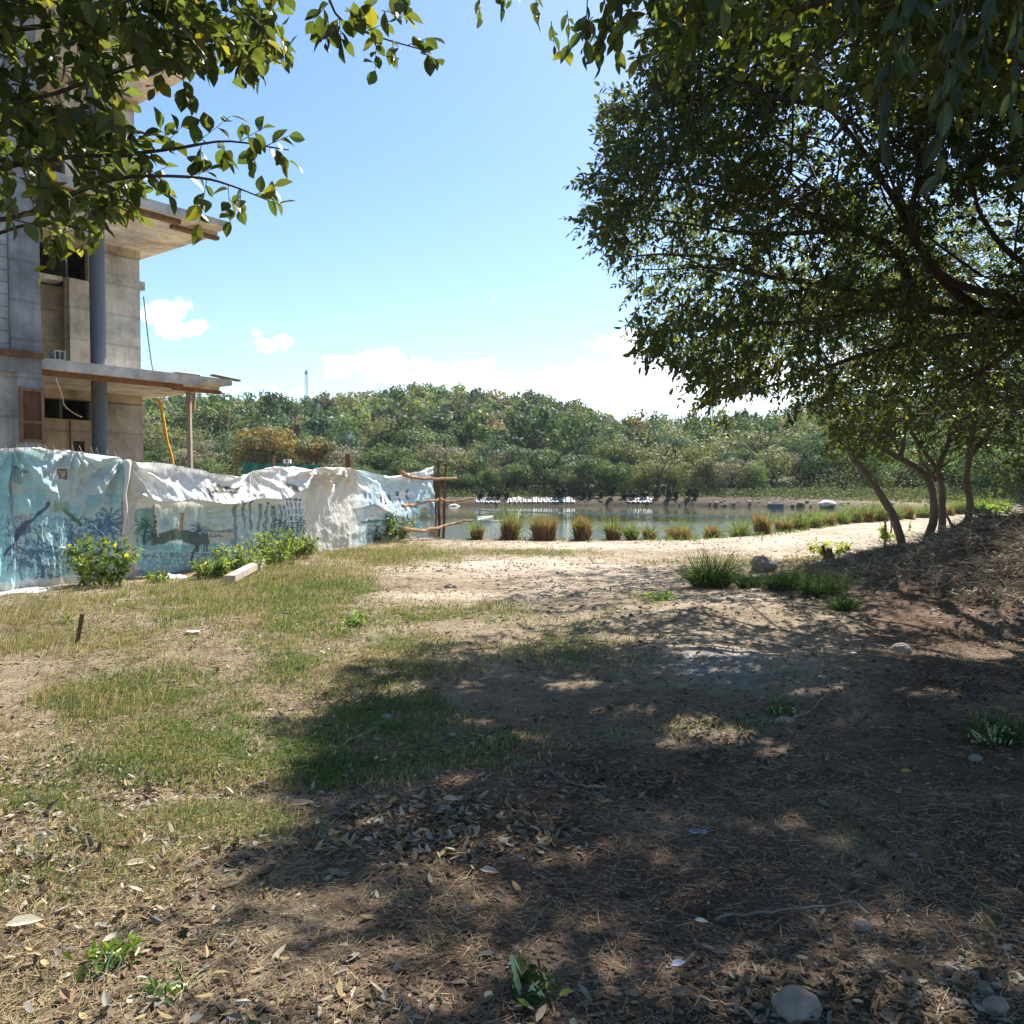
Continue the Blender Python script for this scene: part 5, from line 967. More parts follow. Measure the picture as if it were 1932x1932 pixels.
Cc = gen(900, cand4); sprays(gl, gt, Cc - To, rvec(len(Cc)), 8, .3, .085, .56, (.055, .085, .026))
obj('limbs', LBd, M_bark, td, smooth=True); obj('foliage', gl, M_leaf, td); obj('twigs', gt, M_bark, td)
#==GROUND==
# ------------------------------------------------------------------ reed clumps along the near shore
def clump(name, px_, ybase, wpx, h_px, brown, nb, label, group=None, col=(.16, .21, .065), dry=(.36, .21, .13), hz=None, z=0., cat='reed clump', par=True):
    c = gnd(px_, ybase, z); c[2] = float(height(c[0], c[1])) - .02; m = c[1] / F; r = wpx * .5 * m; H = h_px * m * 1.15
    o = thing(name, label, cat, tuple(c), group)
    def ring(n, k):
        a = rnd(n, 0, 6.283); rr = np.sqrt(rnd(n)) * k; return np.stack([np.cos(a) * rr * r, np.sin(a) * rr * min(r, .45), np.zeros(n)], 1)
    sw = rnd(1, -.25, .25)[0]; skx = rnd(1, -.5, .5)[0]
    if brown > 0:
        g = Geo(); n = int(nb * 1.3); P = ring(n, .66); hv = .65 + .6 * vnoise(P[:, 0] / r * 1.6 + px_, P[:, 1] * 3, 0, 5) ; D = np.concatenate([P[:, :2] / max(r, .1) * .12 + rng.normal(size=(n, 2)) * .10, np.ones((n, 1))], 1)
        g.arcs(P, D, H * brown * hv * rnd(n, .7, 1.2), rnd(n, .016, .036), rnd(n, .0, .25), np.array(dry)[None] * rnd(n, .4, 1.35)[:, None], 3)
        k_ = n // 6; P = ring(k_, .75); D = np.concatenate([rng.normal(size=(k_, 2)), rnd(k_, .2, 1)[:, None]], 1); g.arcs(P, D, H * rnd(k_, .3, .7), .02, rnd(k_, .3, .9), np.array(dry)[None] * rnd(k_, .6, 1.5)[:, None]); obj('dry_stems', g, M_grass, o)
    g = Geo(); n = int(nb * (.4 if brown > .5 else .8)); P = ring(n, .6); P[:, 2] = H * brown * .55 * (rnd(n) < .75) * rnd(n, .4, 1); D = np.concatenate([P[:, :2] / max(r, .1) * .35 + rng.normal(size=(n, 2)) * .28 + np.array([skx * .3, 0]), np.ones((n, 1))], 1)
    g.arcs(P, D, (H - P[:, 2]) * rnd(n, .45, 1.5), rnd(n, .014, .03), rnd(n, .1, .8), np.array(col)[None] * rnd(n, .5, 1.6)[:, None])
    n = nb // 8; P = ring(n, 1.05); D = np.concatenate([rng.normal(size=(n, 2)) * .7, np.ones((n, 1))], 1); g.arcs(P, D, rnd(n, .1, .3), .02, rnd(n, .2, .8), np.array(col)[None] * rnd(n, .5, 1.3)[:, None])
    obj('green_blades', g, M_grass, o); return o
CL = [(900, 1018, 30, 30, .6, 'small green reed clump beside the fence end rails'), (962, 1019, 42, 56, .62, 'tall narrow reed clump with high green tips, second from the fence'), (1027, 1020, 60, 44, .75, 'widest brown reed clump on the near shore'),
      (1098, 1019, 42, 40, .85, 'brown and green reed clump right of the widest one'), (1157, 1018, 36, 40, .6, 'mostly green reed clump with brown core, in the middle of the row'), (1192, 1018, 26, 28, .3, 'low green reed clump between two taller ones'),
      (1226, 1017, 26, 34, .85, 'short brown reed stub with few green blades'), (1283, 1016, 62, 44, .7, 'wide reed clump, brown on its left and bushy green on its right'), (1342, 1013, 34, 36, .75, 'dark brown reed clump with green fringe'),
      (1397, 1010, 40, 34, .45, 'loose greenish reed clump before the brown ball shaped one'), (1438, 1007, 40, 36, .85, 'rust brown ball shaped reed clump')]
for k, (a, b, w, h, br, lb) in enumerate(CL): clump('reed_clump', a, b, w, h, br, int(220 + w * 9), lb, 'reed clumps along the near shore')
xq = 1478
ORD = 'first second third fourth fifth sixth seventh eighth ninth tenth eleventh twelfth thirteenth fourteenth fifteenth sixteenth seventeenth eighteenth nineteenth twentieth twenty-first twenty-second'.split()
hx = []
while xq < 1900:
    yb_ = np.interp(xq, [1470, 1600, 1670, 1750, 1900], [1003, 987, 984, 975, 962]); hx.append((xq, yb_)); xq += rnd(1, 20, 30)[0]
for k, (a, b) in enumerate(hx):
    gr = 'brown' if k % 3 == 0 else 'green'
    clump('reed_clump', a, b, rnd(1, 30, 46)[0], rnd(1, 22, 38)[0] * (1 if a < 1700 else .8), .7 if k % 3 == 0 else .35, 420, f'{gr} reed clump, {ORD[k]} in the crowded reed hedge counted from the left', 'reed clumps of the crowded hedge')
# low green weeds at the shore line
g = Geo(); n = 26000; x_ = rnd(n, -2.2, 24); y_ = rnd(n, 22.5, 46); d = sdpoly(POND, x_, y_); k = (np.abs(d - .25) < .35) & (fbm(x_ * 1.2, y_ * 1.2, 0, 14) > .40); x_, y_ = x_[k], y_[k]; n = len(x_); ln = rng.normal(size=(n, 3)) * .4; ln[:, 2] = 0
g.blades(np.stack([x_, y_, height(x_, y_)], 1), rnd(n, .06, .2), rnd(n, .02, .04), ln, np.array([.14, .20, .05])[None] * rnd(n, .5, 1.4)[:, None]); obj('shore_weeds', g, M_grass, kind='stuff', label='low green weeds along the near edge of the pond', cat='weeds')

# ------------------------------------------------------------------ far bank details
g = Geo()
def liner(px0, px1, name, label, seed, dark=.5):
    g = Geo(); n = int((px1 - px0) * 2.2); m = 10; u = np.linspace(px0, px1, n); col = []; P = []
    for k, p_ in enumerate(u):
        k_ = (p_ - CX) / F; Ys = np.linspace(60, 84, 500); dd = sdpoly(POND, Ys * k_, Ys); j = np.argmax((dd[:-1] < 0) & (dd[1:] >= 0) & (Ys[1:] > 62)); y0 = Ys[j]
        for q in range(m):
            t = q / (m - 1); yy = y0 - .3 + 1.3 * t * (.65 + .6 * fbm(p_ * .1, 0, 0, seed)); xx = k_ * yy; zz = max(float(height(xx, yy)), WZ - .1) + 0.05 + .02 * math.sin(p_ * 1.3 + seed) + .03 * math.sin(p_ * .7 + t * 2)
            P.append((xx, yy, zz)); s = math.sin(p_ * 1.05 - t * 3.2 + 2 * math.sin(p_ * .06)); v = .38 + .12 * s; v *= .6 + .5 * float(vnoise(p_ * .3, t * 3, 0, seed)); col.append((v, v, v * 1.02))  # rib stripes put the shading of the folds into the colour
    i = (np.arange(n - 1)[:, None] * m + np.arange(m - 1)[None]).ravel(); g.add(P, np.stack([i, i + m, i + 1 + m, i + 1], -1), c=np.array(col)); obj('plastic_liner', g, M_tarp, smooth=True, label=label, cat='plastic sheet')
liner(958, 1085, 'a', 'long white ribbed plastic liner draped on the far bank', 1); liner(1182, 1232, 'b', 'shorter ribbed plastic liner on the far bank, right of the middle', 2); liner(898, 945, 'd', 'low strip of white liner at the waterline left of the long liner', 4)
def rocks(name, items, label, col, group=None):
    pass
def blob(name, c, r, col, label, cat, mat=None, seed=0, flat=.6, parent=None, group=None, sub=3):
    import bmesh
    bm = bmesh.new(); bmesh.ops.create_icosphere(bm, subdivisions=sub, radius=1.0); v = np.array([x.co[:] for x in bm.verts]); t = np.array([[w.index for w in f.verts] for f in bm.faces]); bm.free()
    nn = fbm(v[:, 0] * 1.3 + seed, v[:, 1] * 1.3, v[:, 2] * 1.3, seed, 3); ed = fbm(v[:, 0] * 4 + seed, v[:, 1] * 4, v[:, 2] * 4, seed, 2); v = v * (.6 + .8 * nn + .15 * ed)[:, None] * np.array(r) * np.array([1, 1, flat]); g = Geo(); g.add(v, t=t, c=col)
    o = obj(name, g, mat or M_stone, parent, label=label, cat=cat, group=group); o.location = c; return o
for k, (a, b, w, lb) in enumerate([(858, 948, 22, 'white sacks heaped on the far bank left end, beyond the branch rails'), (1642, 955, 22, 'white sack at the waterline near the dark pump on the far bank'), (1560, 948, 26, 'pale rubble on the bank right of the pump'), (1840, 960, 26, 'pale rubble heap on the right shore behind the trunks')]):
    c = gnd(a, b, 0.0 if k else -.1); c[1] = min(c[1], 77.5 if k < 1 else 70); c = at(a, b, c[1]); blob('rubble_heap', (c[0], c[1], float(height(c[0], c[1])) + .05), w / 2 / F * c[1] * 1.1, (1.9, 1.9, 1.9), lb, 'rubble', seed=k + 3, flat=.5)
for k, z4 in enumerate([300, 370, 415, 470, 805, 840, 985, 1025, 1095, 1170, 1255, 1305, 1380, 1465, 1550, 1595, 1675, 1720]):
    p_ = 823 + z4 * .2842; k_ = (p_ - CX) / F; Ys = np.linspace(60, 84, 500); dd = sdpoly(POND, Ys * k_, Ys); j = np.argmax((dd[:-1] < 0) & (dd[1:] >= 0)); yy = Ys[j] + .9; xx = yy * k_; zz = float(height(xx, yy)); s = [.7, 1, 1.3][k % 3] if k < 6 else rnd(1, .8, 1.35)[0]
    o = thing('bank_shrub', f'small dark shrub on the far bank, {["leftmost of the line","second from the left of the line","third from the left of the line","fourth from the left of the line","at the long liner right end","just right of the long liner","tall one right of the long liner","beside the tall one past the long liner","left of the middle of the pond edge","near the middle of the pond edge","right of the middle of the pond edge","at the left of the short liner","above the short ribbed liner","right of the short ribbed liner","midway between short liner and pump","left of the white sack","just left of the dark pump","nearest the dark pump"][k]}', 'shrub', (xx, yy, zz), 'small dark shrubs along the far bank')
    g = Geo(); crown_geo(g, (0, 0, .42 * s), .42 * s, 1.25 * s, 420, .16, (.022, .034, .018), 8, 1, 500 + k); obj('leaves', g, M_far, o); g = Geo(); g.tube([(0, 0, -.15), (0, 0, .45 * s)], .04, 5); obj('stem', g, M_bark, o)  # leaf colour kept very dark to stand for the shrub's shaded side
# pump unit
c = at(1465, 955, 70); pm = thing('water_pump', 'dark bluish pump housing standing on the far bank near its right end', 'pump', (c[0], c[1], float(height(c[0], c[1])))); g = Geo(); g.box(-.9, .9, -.5, .5, -.3, .75, c=(.05, .06, .08)); obj('housing', g, M_plain, pm); g = Geo(); g.box(-.45, .5, -.35, .35, .753, 1.15, c=(.1, .13, .16)); g.box(-.95, .95, -.53, -.503, .6, .7, c=(.3, .33, .36)); obj('lid', g, M_plain, pm)
g = Geo(); g.tube(spline([(.9, -.2, .3), (1.6, -.3, .2), (2.4, -.5, -.1), (3, -1, -.4)], 12), .07, 6, c=(.08, .08, .08)); obj('hose', g, M_plain, pm)
# floating line across the pond
g = Geo(); P = [(gnd(a, b, WZ + .02)) for a, b in ((895, 962), (960, 965), (1050, 967), (1150, 968), (1250, 971), (1350, 974), (1450, 976), (1530, 977))]; P = spline(P, 200); P[:, 1] += .25 * np.sin(np.arange(200) * .21) + .2 * (fbm(np.arange(200) * .3, 0, 0, 2) - .5); g.tube(P, .045 * (1 + .5 * np.sin(np.arange(200) * 2.1)), 5, c=(.55, .53, .42)); obj('floating_line', g, M_plain, label='thin pale floating line stretched across the pond', cat='rope')
g = Geo(); P = spline([gnd(a, b, WZ + .02) for a, b in ((900, 976), (930, 974), (902, 981), (925, 983), (975, 981))], 60); g.tube(P, .04, 5, c=(.6, .58, .48)); obj('looped_line', g, M_plain, label='short looped pale line floating near the left reeds', cat='rope')

# ------------------------------------------------------------------ bushes by the fence
def bush(name, px_, yb, wpx, hpx, n, label, ll=.07, col=(.10, .155, .05), seed=0, z=0., stems=14, yel=.1, lw=.42, cat='bush', off=0., depthr=.5):
    c = gnd(px_, yb, z); c[2] = float(height(c[0], c[1])); m = c[1] / F; rw = wpx / 2 * m; H = hpx * m; o = thing(name, label, cat, tuple(c)); gs = Geo(); gl = Geo(); tips = []
    for k in range(stems):
        a = rnd(1, 0, 6.28)[0]; e = rnd(1, .2, 1)[0] ** .7; h = H * rnd(1, .45, 1.02)[0] * (1 - .35 * e); b = np.array([math.cos(a) * rw * e * .4, math.sin(a) * rw * e * .3 * depthr, -.02]); t = np.array([math.cos(a) * rw * e, math.sin(a) * rw * e * depthr, h]); P = spline([b, (b + t) / 2 + rng.normal(size=3) * .03, t], 8); gs.tube(P, np.linspace(.008, .003, 8), 4, c=(.7, .8, .4), cap=False); tips.append(P)
    tips = np.concatenate([q[2:] for q in tips]); k = rng.integers(0, len(tips), n); P = tips[k] + rng.normal(size=(n, 3)) * .03
    D = rvec(n) + np.array([0, 0, .15]) + unit(P * np.array([1, 1, 0]) + 1e-3) * .5; L_ = ll * rnd(n, .55, 1.3); gl.leaves(P, D, unit(rvec(n) * .6 + np.array([0, 0, 1.])), L_, L_ * lw, leafcol(n, col, yel=yel, yc=(.2, .24, .05)), curl=rnd(n, .1, .5))
    obj('leaves', gl, M_leaf, o); obj('stems', gs, M_twig, o); return o
bush('leafy_bush', 185, 1108, 150, 118, 800, 'leafy green bush growing against the blue left tarp', .11, stems=24)
bush('leafy_weed', 300, 1095, 60, 22, 200, 'small round leaved weed by the white hem right of the joint', .08, col=(.10, .17, .04))
bush('leafy_weed', 318, 1072, 44, 60, 60, 'thin sprig of round yellow green leaves in front of the printed palms', .10, col=(.16, .22, .04), stems=5)
for k, (a, b, w, h, lb) in enumerate([(395, 1088, 90, 46, 'low leafy bush left end of the green strip along the fence'), (460, 1080, 100, 60, 'leafy bush second from left in the strip along the fence'), (520, 1068, 100, 66, 'leafy bush before the printed columns'), (565, 1058, 70, 52, 'leafy bush left of the pale blank tarp')]): bush('leafy_bush', a, b, w * 1.15, h * 1.15, 650, lb, .10, seed=k, stems=26, col=(.12, .18, .06), lw=.34)
bush('leafy_bush', 745, 1022, 80, 76, 520, 'upright leafy bush before the far tarp near the rails', .12, stems=18, col=(.085, .13, .035))
bush('leafy_bush', 700, 1024, 50, 34, 350, 'low bush left of the upright one near the rails', .11, stems=12)
bush('broad_leaf_plant', 125, 1172, 26, 16, 46, 'tiny green plant left of the grey stub', .06, stems=6)
bush('broad_leaf_plant', 668, 1187, 34, 22, 90, 'small bright green plant in the sunny grass', .07, col=(.10, .2, .04), stems=9)
bush('broad_leaf_plant', 1570, 1050, 90, 40, 260, 'yellow green plant growing behind the stump', .12, col=(.14, .20, .04), stems=12)
bush('broad_leaf_plant', 1690, 1020, 60, 46, 160, 'young leafy plant between the leaning trunks', .14, col=(.12, .2, .04), stems=9)
bush('broad_leaf_plant', 985, 1885, 85, 60, 90, 'dark green seedling near the bottom centre', .045, col=(.035, .075, .02), stems=10, depthr=.9)
bush('broad_leaf_plant', 1240, 1145, 60, 26, 150, 'green weed on the little sandy hump', .07, col=(.08, .16, .035), stems=10)
bush('broad_leaf_plant', 1470, 1345, 60, 20, 90, 'green weed on dark soil right of the pale patch', .045, col=(.05, .12, .03), stems=8)
bush('broad_leaf_plant', 1880, 1410, 110, 50, 260, 'weedy green plant on dark soil near the right edge', .05, col=(.035, .075, .025), stems=20)
bush('broad_leaf_plant', 210, 1815, 90, 40, 120, 'small green weed in the leaf litter, lower left', .04, col=(.08, .15, .03), stems=14)
bush('broad_leaf_plant', 330, 1880, 60, 30, 60, 'dark green weed at the lower left shadow edge', .035, col=(.05, .1, .03), stems=9)
bush('shore_bush', 1880, 968, 90, 26, 400, 'low bright bush at the right end of the reed hedge', .35, col=(.10, .18, .05), stems=14)
# big grass tufts in the half shade
def tuft(px_, yb, wpx, hpx, n, label, col=(.075, .13, .03)):
    c = gnd(px_, yb, float(height(*gnd(px_, yb)[:2]))); c[2] = float(height(c[0], c[1])); m = c[1] / F; r = wpx * .5 * m; H = hpx * m; o = thing('grass_tuft', label, 'grass', tuple(c)); g = Geo()
    a = rnd(n, 0, 6.283); rr = np.sqrt(rnd(n)); P = np.stack([np.cos(a) * rr * r * .55, np.sin(a) * rr * r * .4, 0 * a], 1); D = np.concatenate([P[:, :2] / r * 1.1 + rng.normal(size=(n, 2)) * .35, np.ones((n, 1))], 1); g.arcs(P, D, H * rnd(n, .35, 1.45), rnd(n, .006, .013), rnd(n, .15, .9), np.array(col)[None] * rnd(n, .5, 1.6)[:, None]); k_ = n // 6; g.arcs(P[:k_], D[:k_] + rng.normal(size=(k_, 3)) * .6 * np.array([1, 1, .2]), H * rnd(k_, .4, 1.2), .008, rnd(k_, .5, 1.2), np.array([.30, .26, .15])[None] * rnd(k_, .6, 1.2)[:, None]); obj('blades', g, M_grass, o); return o
tuft(1340, 1108, 110, 72, 900, 'tall bright grass tuft at the edge of the big shade'); tuft(1420, 1112, 90, 34, 600, 'low grass tuft right of the tall one', (.07, .12, .04)); tuft(1480, 1118, 110, 38, 800, 'dark grass tuft in the shaded strip', (.065, .115, .04)); tuft(1550, 1125, 120, 44, 900, 'dark grass tuft at the right of the shaded strip', (.065, .115, .04)); tuft(1590, 1135, 70, 36, 400, 'small grass tuft at the foot of the heap', (.065, .115, .04))

# ------------------------------------------------------------------ small solid things
c = gnd(141, 1208); c[2] = float(height(c[0], c[1])); g = Geo(); g.obox((0, 0, -.1), (.055, .05, .31), .055, .03, c=(.55, .5, .48)); o = obj('wooden_stub', g, M_wood, label='grey wooden stub standing upright in the dry grass', cat='wood'); o.location = c
a = gnd(434, 1104); b = gnd(492, 1076); g = Geo(); g.obox(a + [0, 0, .10], b + [0, 0, .14], .16, .11, c=(.55, .48, .38)); obj('timber_beam', g, M_twig, label='pale timber beam lying in the grass by the fence bushes', cat='wood')
c = gnd(1563, 1062, .05); c[2] = float(height(c[0], c[1])); g = Geo(); k = 12; g.tube(spline([(0, 0, -.1), (.01, 0, .12), (.03, 0, .24)], k), np.linspace(.14, .06, k) + .012 * rng.normal(size=k), 9, c=(.7, .5, .4)); g.tube([(-.05, 0, .0), (-.12, .0, .3)], .03, 6, c=(.5, .4, .35)); o = obj('tree_stump', g, M_wood, label='short brown broken stump at the foot of the heap', cat='stump'); o.location = c
def stake(px_, yt, yb, r, lb):
    c = gnd(px_, yb); d = c[1]; t = at(px_ + 1, yt, d); g = Geo(); g.tube(spline([c - [0, 0, .1], (c + t) / 2 + [.02, 0, 0], t], 8), np.linspace(r, r * .7, 8), 6, c=(.5, .4, .35)); obj('stake', g, M_wood, label=lb, cat='stake')
stake(1669, 982, 1030, .035, 'thin stake standing left of the leaning trunk'); stake(1680, 984, 1006, .03, 'thinner stake just behind the other stake')
ST = [(730, 1345, 22, 'round beige stone in the grass'), (1500, 1922, 85, 'large flat stone at the bottom edge'), (1630, 1752, 34, 'pale oval stone on the dark soil'), (1840, 1440, 24, 'grey stone on dark soil under the heap'), (1440, 1050 + 28, 46, 'rounded stone behind the shaded grass'), (1880, 1905, 46, 'lumpy grey stone at the lower right'), (1855, 1870, 30, 'grey stone above the lumpy one'), (1480, 1372, 30, 'small flat stone in the dappled light'),
      (850, 1108, 20, 'white stone in the sunny grass'), (1700, 1240, 34, 'dusty stone half buried under the heap'), (1350, 1150, 20, 'pale stone on the sandy hump'), (1790, 1830, 22, 'small grey stone in the gravel'), (1900, 1790, 18, 'pebble sized stone near the right edge'), (1020, 1610, 14, 'tiny stone by the soil cracks')]
for k, (a, b, w, lb) in enumerate(ST):
    c = gnd(a, b); m = c[1] / F; blob('stone', (c[0], c[1], float(height(c[0], c[1])) + w * m * .12), (w * m * .5, w * m * .38, w * m * .62), (.85 + .08 * (k % 3), .84, .78), lb, 'stone', seed=k + 11)
def scrap(px_, yb, w, lb, col, name='paper_scrap', seed=1):
    c = gnd(px_, yb); c[2] = float(height(c[0], c[1])); s = w / F * c[1]; n = 9; u, v = np.meshgrid(np.linspace(-1, 1, n), np.linspace(-1, 1, n)); z = .25 * s * fbm(u * 1.5, v * 1.5, 0, seed) + .012; i = (np.arange(n - 1)[:, None] * n + np.arange(n - 1)[None]).ravel(); g = Geo(); g.add(np.stack([u * s / 2 * (1 - .3 * v * v), v * s * .35, z], -1), np.stack([i, i + 1, i + 1 + n, i + n], -1), c=col); o = obj(name, g, M_tarp, smooth=True, label=lb, cat='litter'); o.location = c
scrap(1432, 1090, 16, 'white scrap in the shaded grass', (.85, .88, .9)); scrap(1426, 1132, 18, 'white and red scrap below the shaded grass', (.8, .75, .78), seed=2); scrap(1532, 1128, 12, 'small white scrap at the right of the shaded grass', (.8, .82, .85), seed=3); scrap(1318, 1582, 36, 'torn blue plastic scrap on the dark soil', (.10, .20, .33), 'plastic_scrap', 4); scrap(1608, 1380 - 130, 18, 'pale scrap lying on the litter under the heap', (.7, .72, .74), seed=5); scrap(365, 1205, 26, 'white paper scrap in the dry grass', (.8, .8, .76), seed=6)
def lstick(pts, r0_, r1, lb, col=(.50, .40, .30)):
    P = spline([list(gnd(a, b)[:2]) + [0] for a, b in pts], 16); P[:, 2] = height(P[:, 0], P[:, 1]) + r0_ + .006 + .01 * np.abs(np.sin(np.arange(16))); g = Geo(); g.tube(P, np.linspace(r0_, r1, 16), 6, c=col); obj('fallen_branch', g, M_twig, label=lb, cat='branch')
lstick([(1310, 1892), (1360, 1905), (1400, 1915), (1435, 1945)], .006, .004, 'curved thin branch right of the bottom seedling', (.35, .26, .18)); lstick([(1150, 1545 - 50), (1100, 1490), (1060, 1470)], .004, .002, 'bent twig in the leaf litter'); lstick([(1490, 1365), (1540, 1340), (1560, 1325)], .004, .002, 'short twig on the pale patch edge'); lstick([(1600, 1540), (1760, 1530), (1890, 1545)], .004, .002, 'long straight twig on dark soil, right side', (.24, .19, .14)); lstick([(1350, 1735), (1480, 1725), (1610, 1712)], .006, .003, 'grey forked twig beside the bluish leaf litter', (.26, .22, .18)); lstick([(1700, 1560), (1760, 1590), (1790, 1640)], .004, .002, 'thin crooked twig at the right', (.2, .16, .12)); lstick([(650, 1395), (700, 1370), (740, 1350)], .006, .003, 'pale stick by the beige stone', (.5, .4, .27)); lstick([(1900, 1000), (1850, 1035), (1800, 1080)], .02, .01, 'dark branch lying down the heap', (.3, .22, .17))

# ------------------------------------------------------------------ grass, litter, twigs, pebbles
def sample(n, x0, x1, y0, y1, dens):
    """random ground points, denser near the camera, kept with probability dens(px,py,g,s,l)"""
    y = y0 * (y1 / y0) ** rnd(n); k_ = rnd(n, -.72, .72); x = k_ * y; k = (x > x0) & (x < x1); x, y = x[k], y[k]; px, py, g_, s_, l_ = masks(x, y); p = dens(px, py, g_, s_, l_, x, y); k = rng.uniform(size=len(x)) < p; k &= sdpoly(POND, x, y) > .15
    FXl = np.interp(py, BY[::-1], BX[::-1]); return x[k], y[k], px[k], py[k], g_[k], s_[k]
x, y, px, py, gm, sm = sample(900000, -14, 15, 1.7, 25, lambda px, py, g, s, l, x, y: np.clip((g - .20) * 1.7, 0, 1) * (1 - .85 * s) * (.35 + .9 * (fbm(x * 2.6, y * 2.6, 0, 28) > .45)))
n = len(x); dry = np.clip(.66 - .45 * gm + (fbm(x * 2, y * 2, 0, 33) - .5) * 1.6 + .5 * sstep(300, 60, px) * sstep(1350, 1150, py) + .25 * sstep(1130, 1050, py), 0, 1); tall = (1 + .8 * sstep(1250, 1060, py) * sstep(900, 600, px)) * (.7 + .6 * vnoise(x * 1.5, y * 1.5, 0, 3))
green = np.array([.13, .185, .06]); straw = np.array([.33, .28, .16]); k = (rng.uniform(size=n) < dry)[:, None]; col = np.where(k, straw, green) * rnd(n, .6, 1.4)[:, None]; ln = rng.normal(size=(n, 3)) * .45 + np.array([.3, 0, 0]); ln[:, 2] = 0
g = Geo(); g.blades(np.stack([x, y, height(x, y) - .004], 1), rnd(n, .018, .055) * tall * (1 + y * .035), rnd(n, .0022, .005) * (1 + y * .13), ln, col); obj('grass', g, M_grass, kind='stuff', label='patchy green and straw coloured grass', cat='grass'); print('grass', n)
# dry flattened straw everywhere on the sunny side
x, y, px, py, gm, sm = sample(420000, -14, 15, 1.7, 24, lambda px, py, g, s, l, x, y: np.clip(.06 + .34 * sstep(1100, 300, px) + .15 * l, 0, 1) * (1 - .8 * s) * (.35 + 1.1 * (fbm(x * 1.1, y * 1.1, 0, 27) > .47)))
n = len(x); a = rnd(n, 0, 6.283); L_ = rnd(n, .02, .07) * (1 + y * .06); A = np.stack([x, y, height(x, y) + .003], 1); B = A + np.stack([np.cos(a) * L_, np.sin(a) * L_, rnd(n, .0, .02) * (1 + y * .05)], 1); g = Geo(); g.sticks(A, B, rnd(n, .0004, .0011) * (1 + y * .2), np.array([.44, .35, .20])[None] * rnd(n, .5, 1.25)[:, None]); obj('dry_straw', g, M_litter, kind='stuff', label='flattened dry straw on the ground', cat='straw'); print('straw', n)
# long pale seeding grass by the fence
g = Geo(); xs_, ys_ = [], []
for (cx, cy, rx, ry, m_) in [(740, 1048, 90, 20, 2600), (600, 1075, 110, 28, 2600), (500, 1110, 120, 32, 2200), (330, 1120, 130, 24, 1500), (80, 1150, 110, 26, 1600), (60, 1200, 90, 30, 900), (430, 1150, 90, 22, 700), (200, 1320, 120, 26, 600), (880, 1040, 90, 8, 900)]:
    a = rng.normal(size=m_) * rx * .6 + cx; b = rng.normal(size=m_) * ry * .6 + cy; r = np.stack([(a - 966) / F, cp + (-(b - 966) / F) * sp, -sp + (-(b - 966) / F) * cp], 1); P = np.array([0, 0, EYE]) + r * (-EYE / r[:, 2])[:, None]; k = b > np.interp(a, BX, BY) + 1; P = P[k]; xs_.append(P)
P = np.concatenate(xs_); P[:, :2] += rng.normal(size=(len(P), 2)) * .05; P[:, 2] = height(P[:, 0], P[:, 1]); n = len(P); ln = rng.normal(size=(n, 3)) * .35 + np.array([.75, 0, 0]) * rnd(n, .3, 1.2)[:, None]; ln[:, 2] = 0; c_ = np.where((rnd(n) < .5)[:, None], np.array([.36, .30, .19]), np.array([.13, .15, .06])); g.blades(P, rnd(n, .06, .20), rnd(n, .003, .007), ln, c_ * rnd(n, .7, 1.3)[:, None]); obj('long_grass', g, M_grass, kind='stuff', label='long pale seeding grass leaning right along the fence', cat='grass')
# fallen leaves
x, y, px, py, gm, sm = sample(150000, -12, 14, 1.6, 17, lambda px, py, g, s, l, x, y: np.clip(.05 + 1.1 * l ** 1.6, 0, 1) * (.25 + 1.2 * (fbm(x * 1.4, y * 1.4, 0, 29) > .46)) * .62)
n = len(x); D = rvec(n); D[:, 2] *= .22; Nn = unit(rng.normal(size=(n, 3)) * .38 + np.array([0, 0, 1.])); pal = np.array([[.30, .22, .14], [.20, .13, .08], [.38, .31, .22], [.30, .28, .24], [.15, .10, .065], [.33, .25, .12], [.42, .38, .30]]); c_ = pal[rng.integers(0, 7, n)] * rnd(n, .4, 1.3)[:, None] * (1 - .45 * sstep(700, 1300, px))[:, None]  # leaf colours fall off to the right, carrying the foreground shade
g = Geo(); L_ = rnd(n, .018, .060) * (1 + .03 * y); g.leaves(np.stack([x, y, height(x, y) + rnd(n, .004, .018)], 1), D, Nn, L_, L_ * rnd(n, .28, .5), c_, fold=rnd(n, -.5, .9)[:, None], curl=rnd(n, -.5, .5)); obj('leaf_litter', g, M_litter, kind='stuff', label='scattered brown and grey fallen leaves', cat='leaf litter'); print('leaves', n)
# the few large bright fallen leaves
for k, (a, b, s_, c_, lb) in enumerate([(545, 1530, .11, (.34, .24, .17), 'large curled tan leaf in the lower left litter'), (835, 1520, .09, (.42, .33, .28), 'pale brown leaf clump in the centre litter'), (10, 1760, .12, (.62, .55, .40), 'big cream leaf at the left edge'), (905, 1658, .085, (.30, .26, .24), 'long narrow leaf on the cracked soil'), (1265, 1840, .06, (.40, .42, .52), 'bluish leaf near the bottom'), (1310, 1740, .05, (.62, .60, .48), 'pale leaflet lit on the dark soil'), (1700, 1462, .08, (.45, .28, .08), 'orange leaf on the dark soil'), (1480, 1370, .07, (.55, .48, .42), 'long pale leaf in dappled light'), (235, 1645, .09, (.5, .42, .30), 'folded cream leaf in the sunny litter')]):
    c = gnd(a, b); g = Geo(); m_ = 1; g.leaves(np.array([[0, 0, .012]]), np.array([[1, .35 * (-1) ** k, .12]]), np.array([[.1, -.35, 1.]]), s_, s_ * .42, np.array(c_), fold=.4, curl=.15); g.v[0] = g.v[0]; v = g.v[0]; o = obj('fallen_leaf', g, M_litter, label=lb, cat='leaf'); o.location = (c[0], c[1], float(height(c[0], c[1])) + .01)
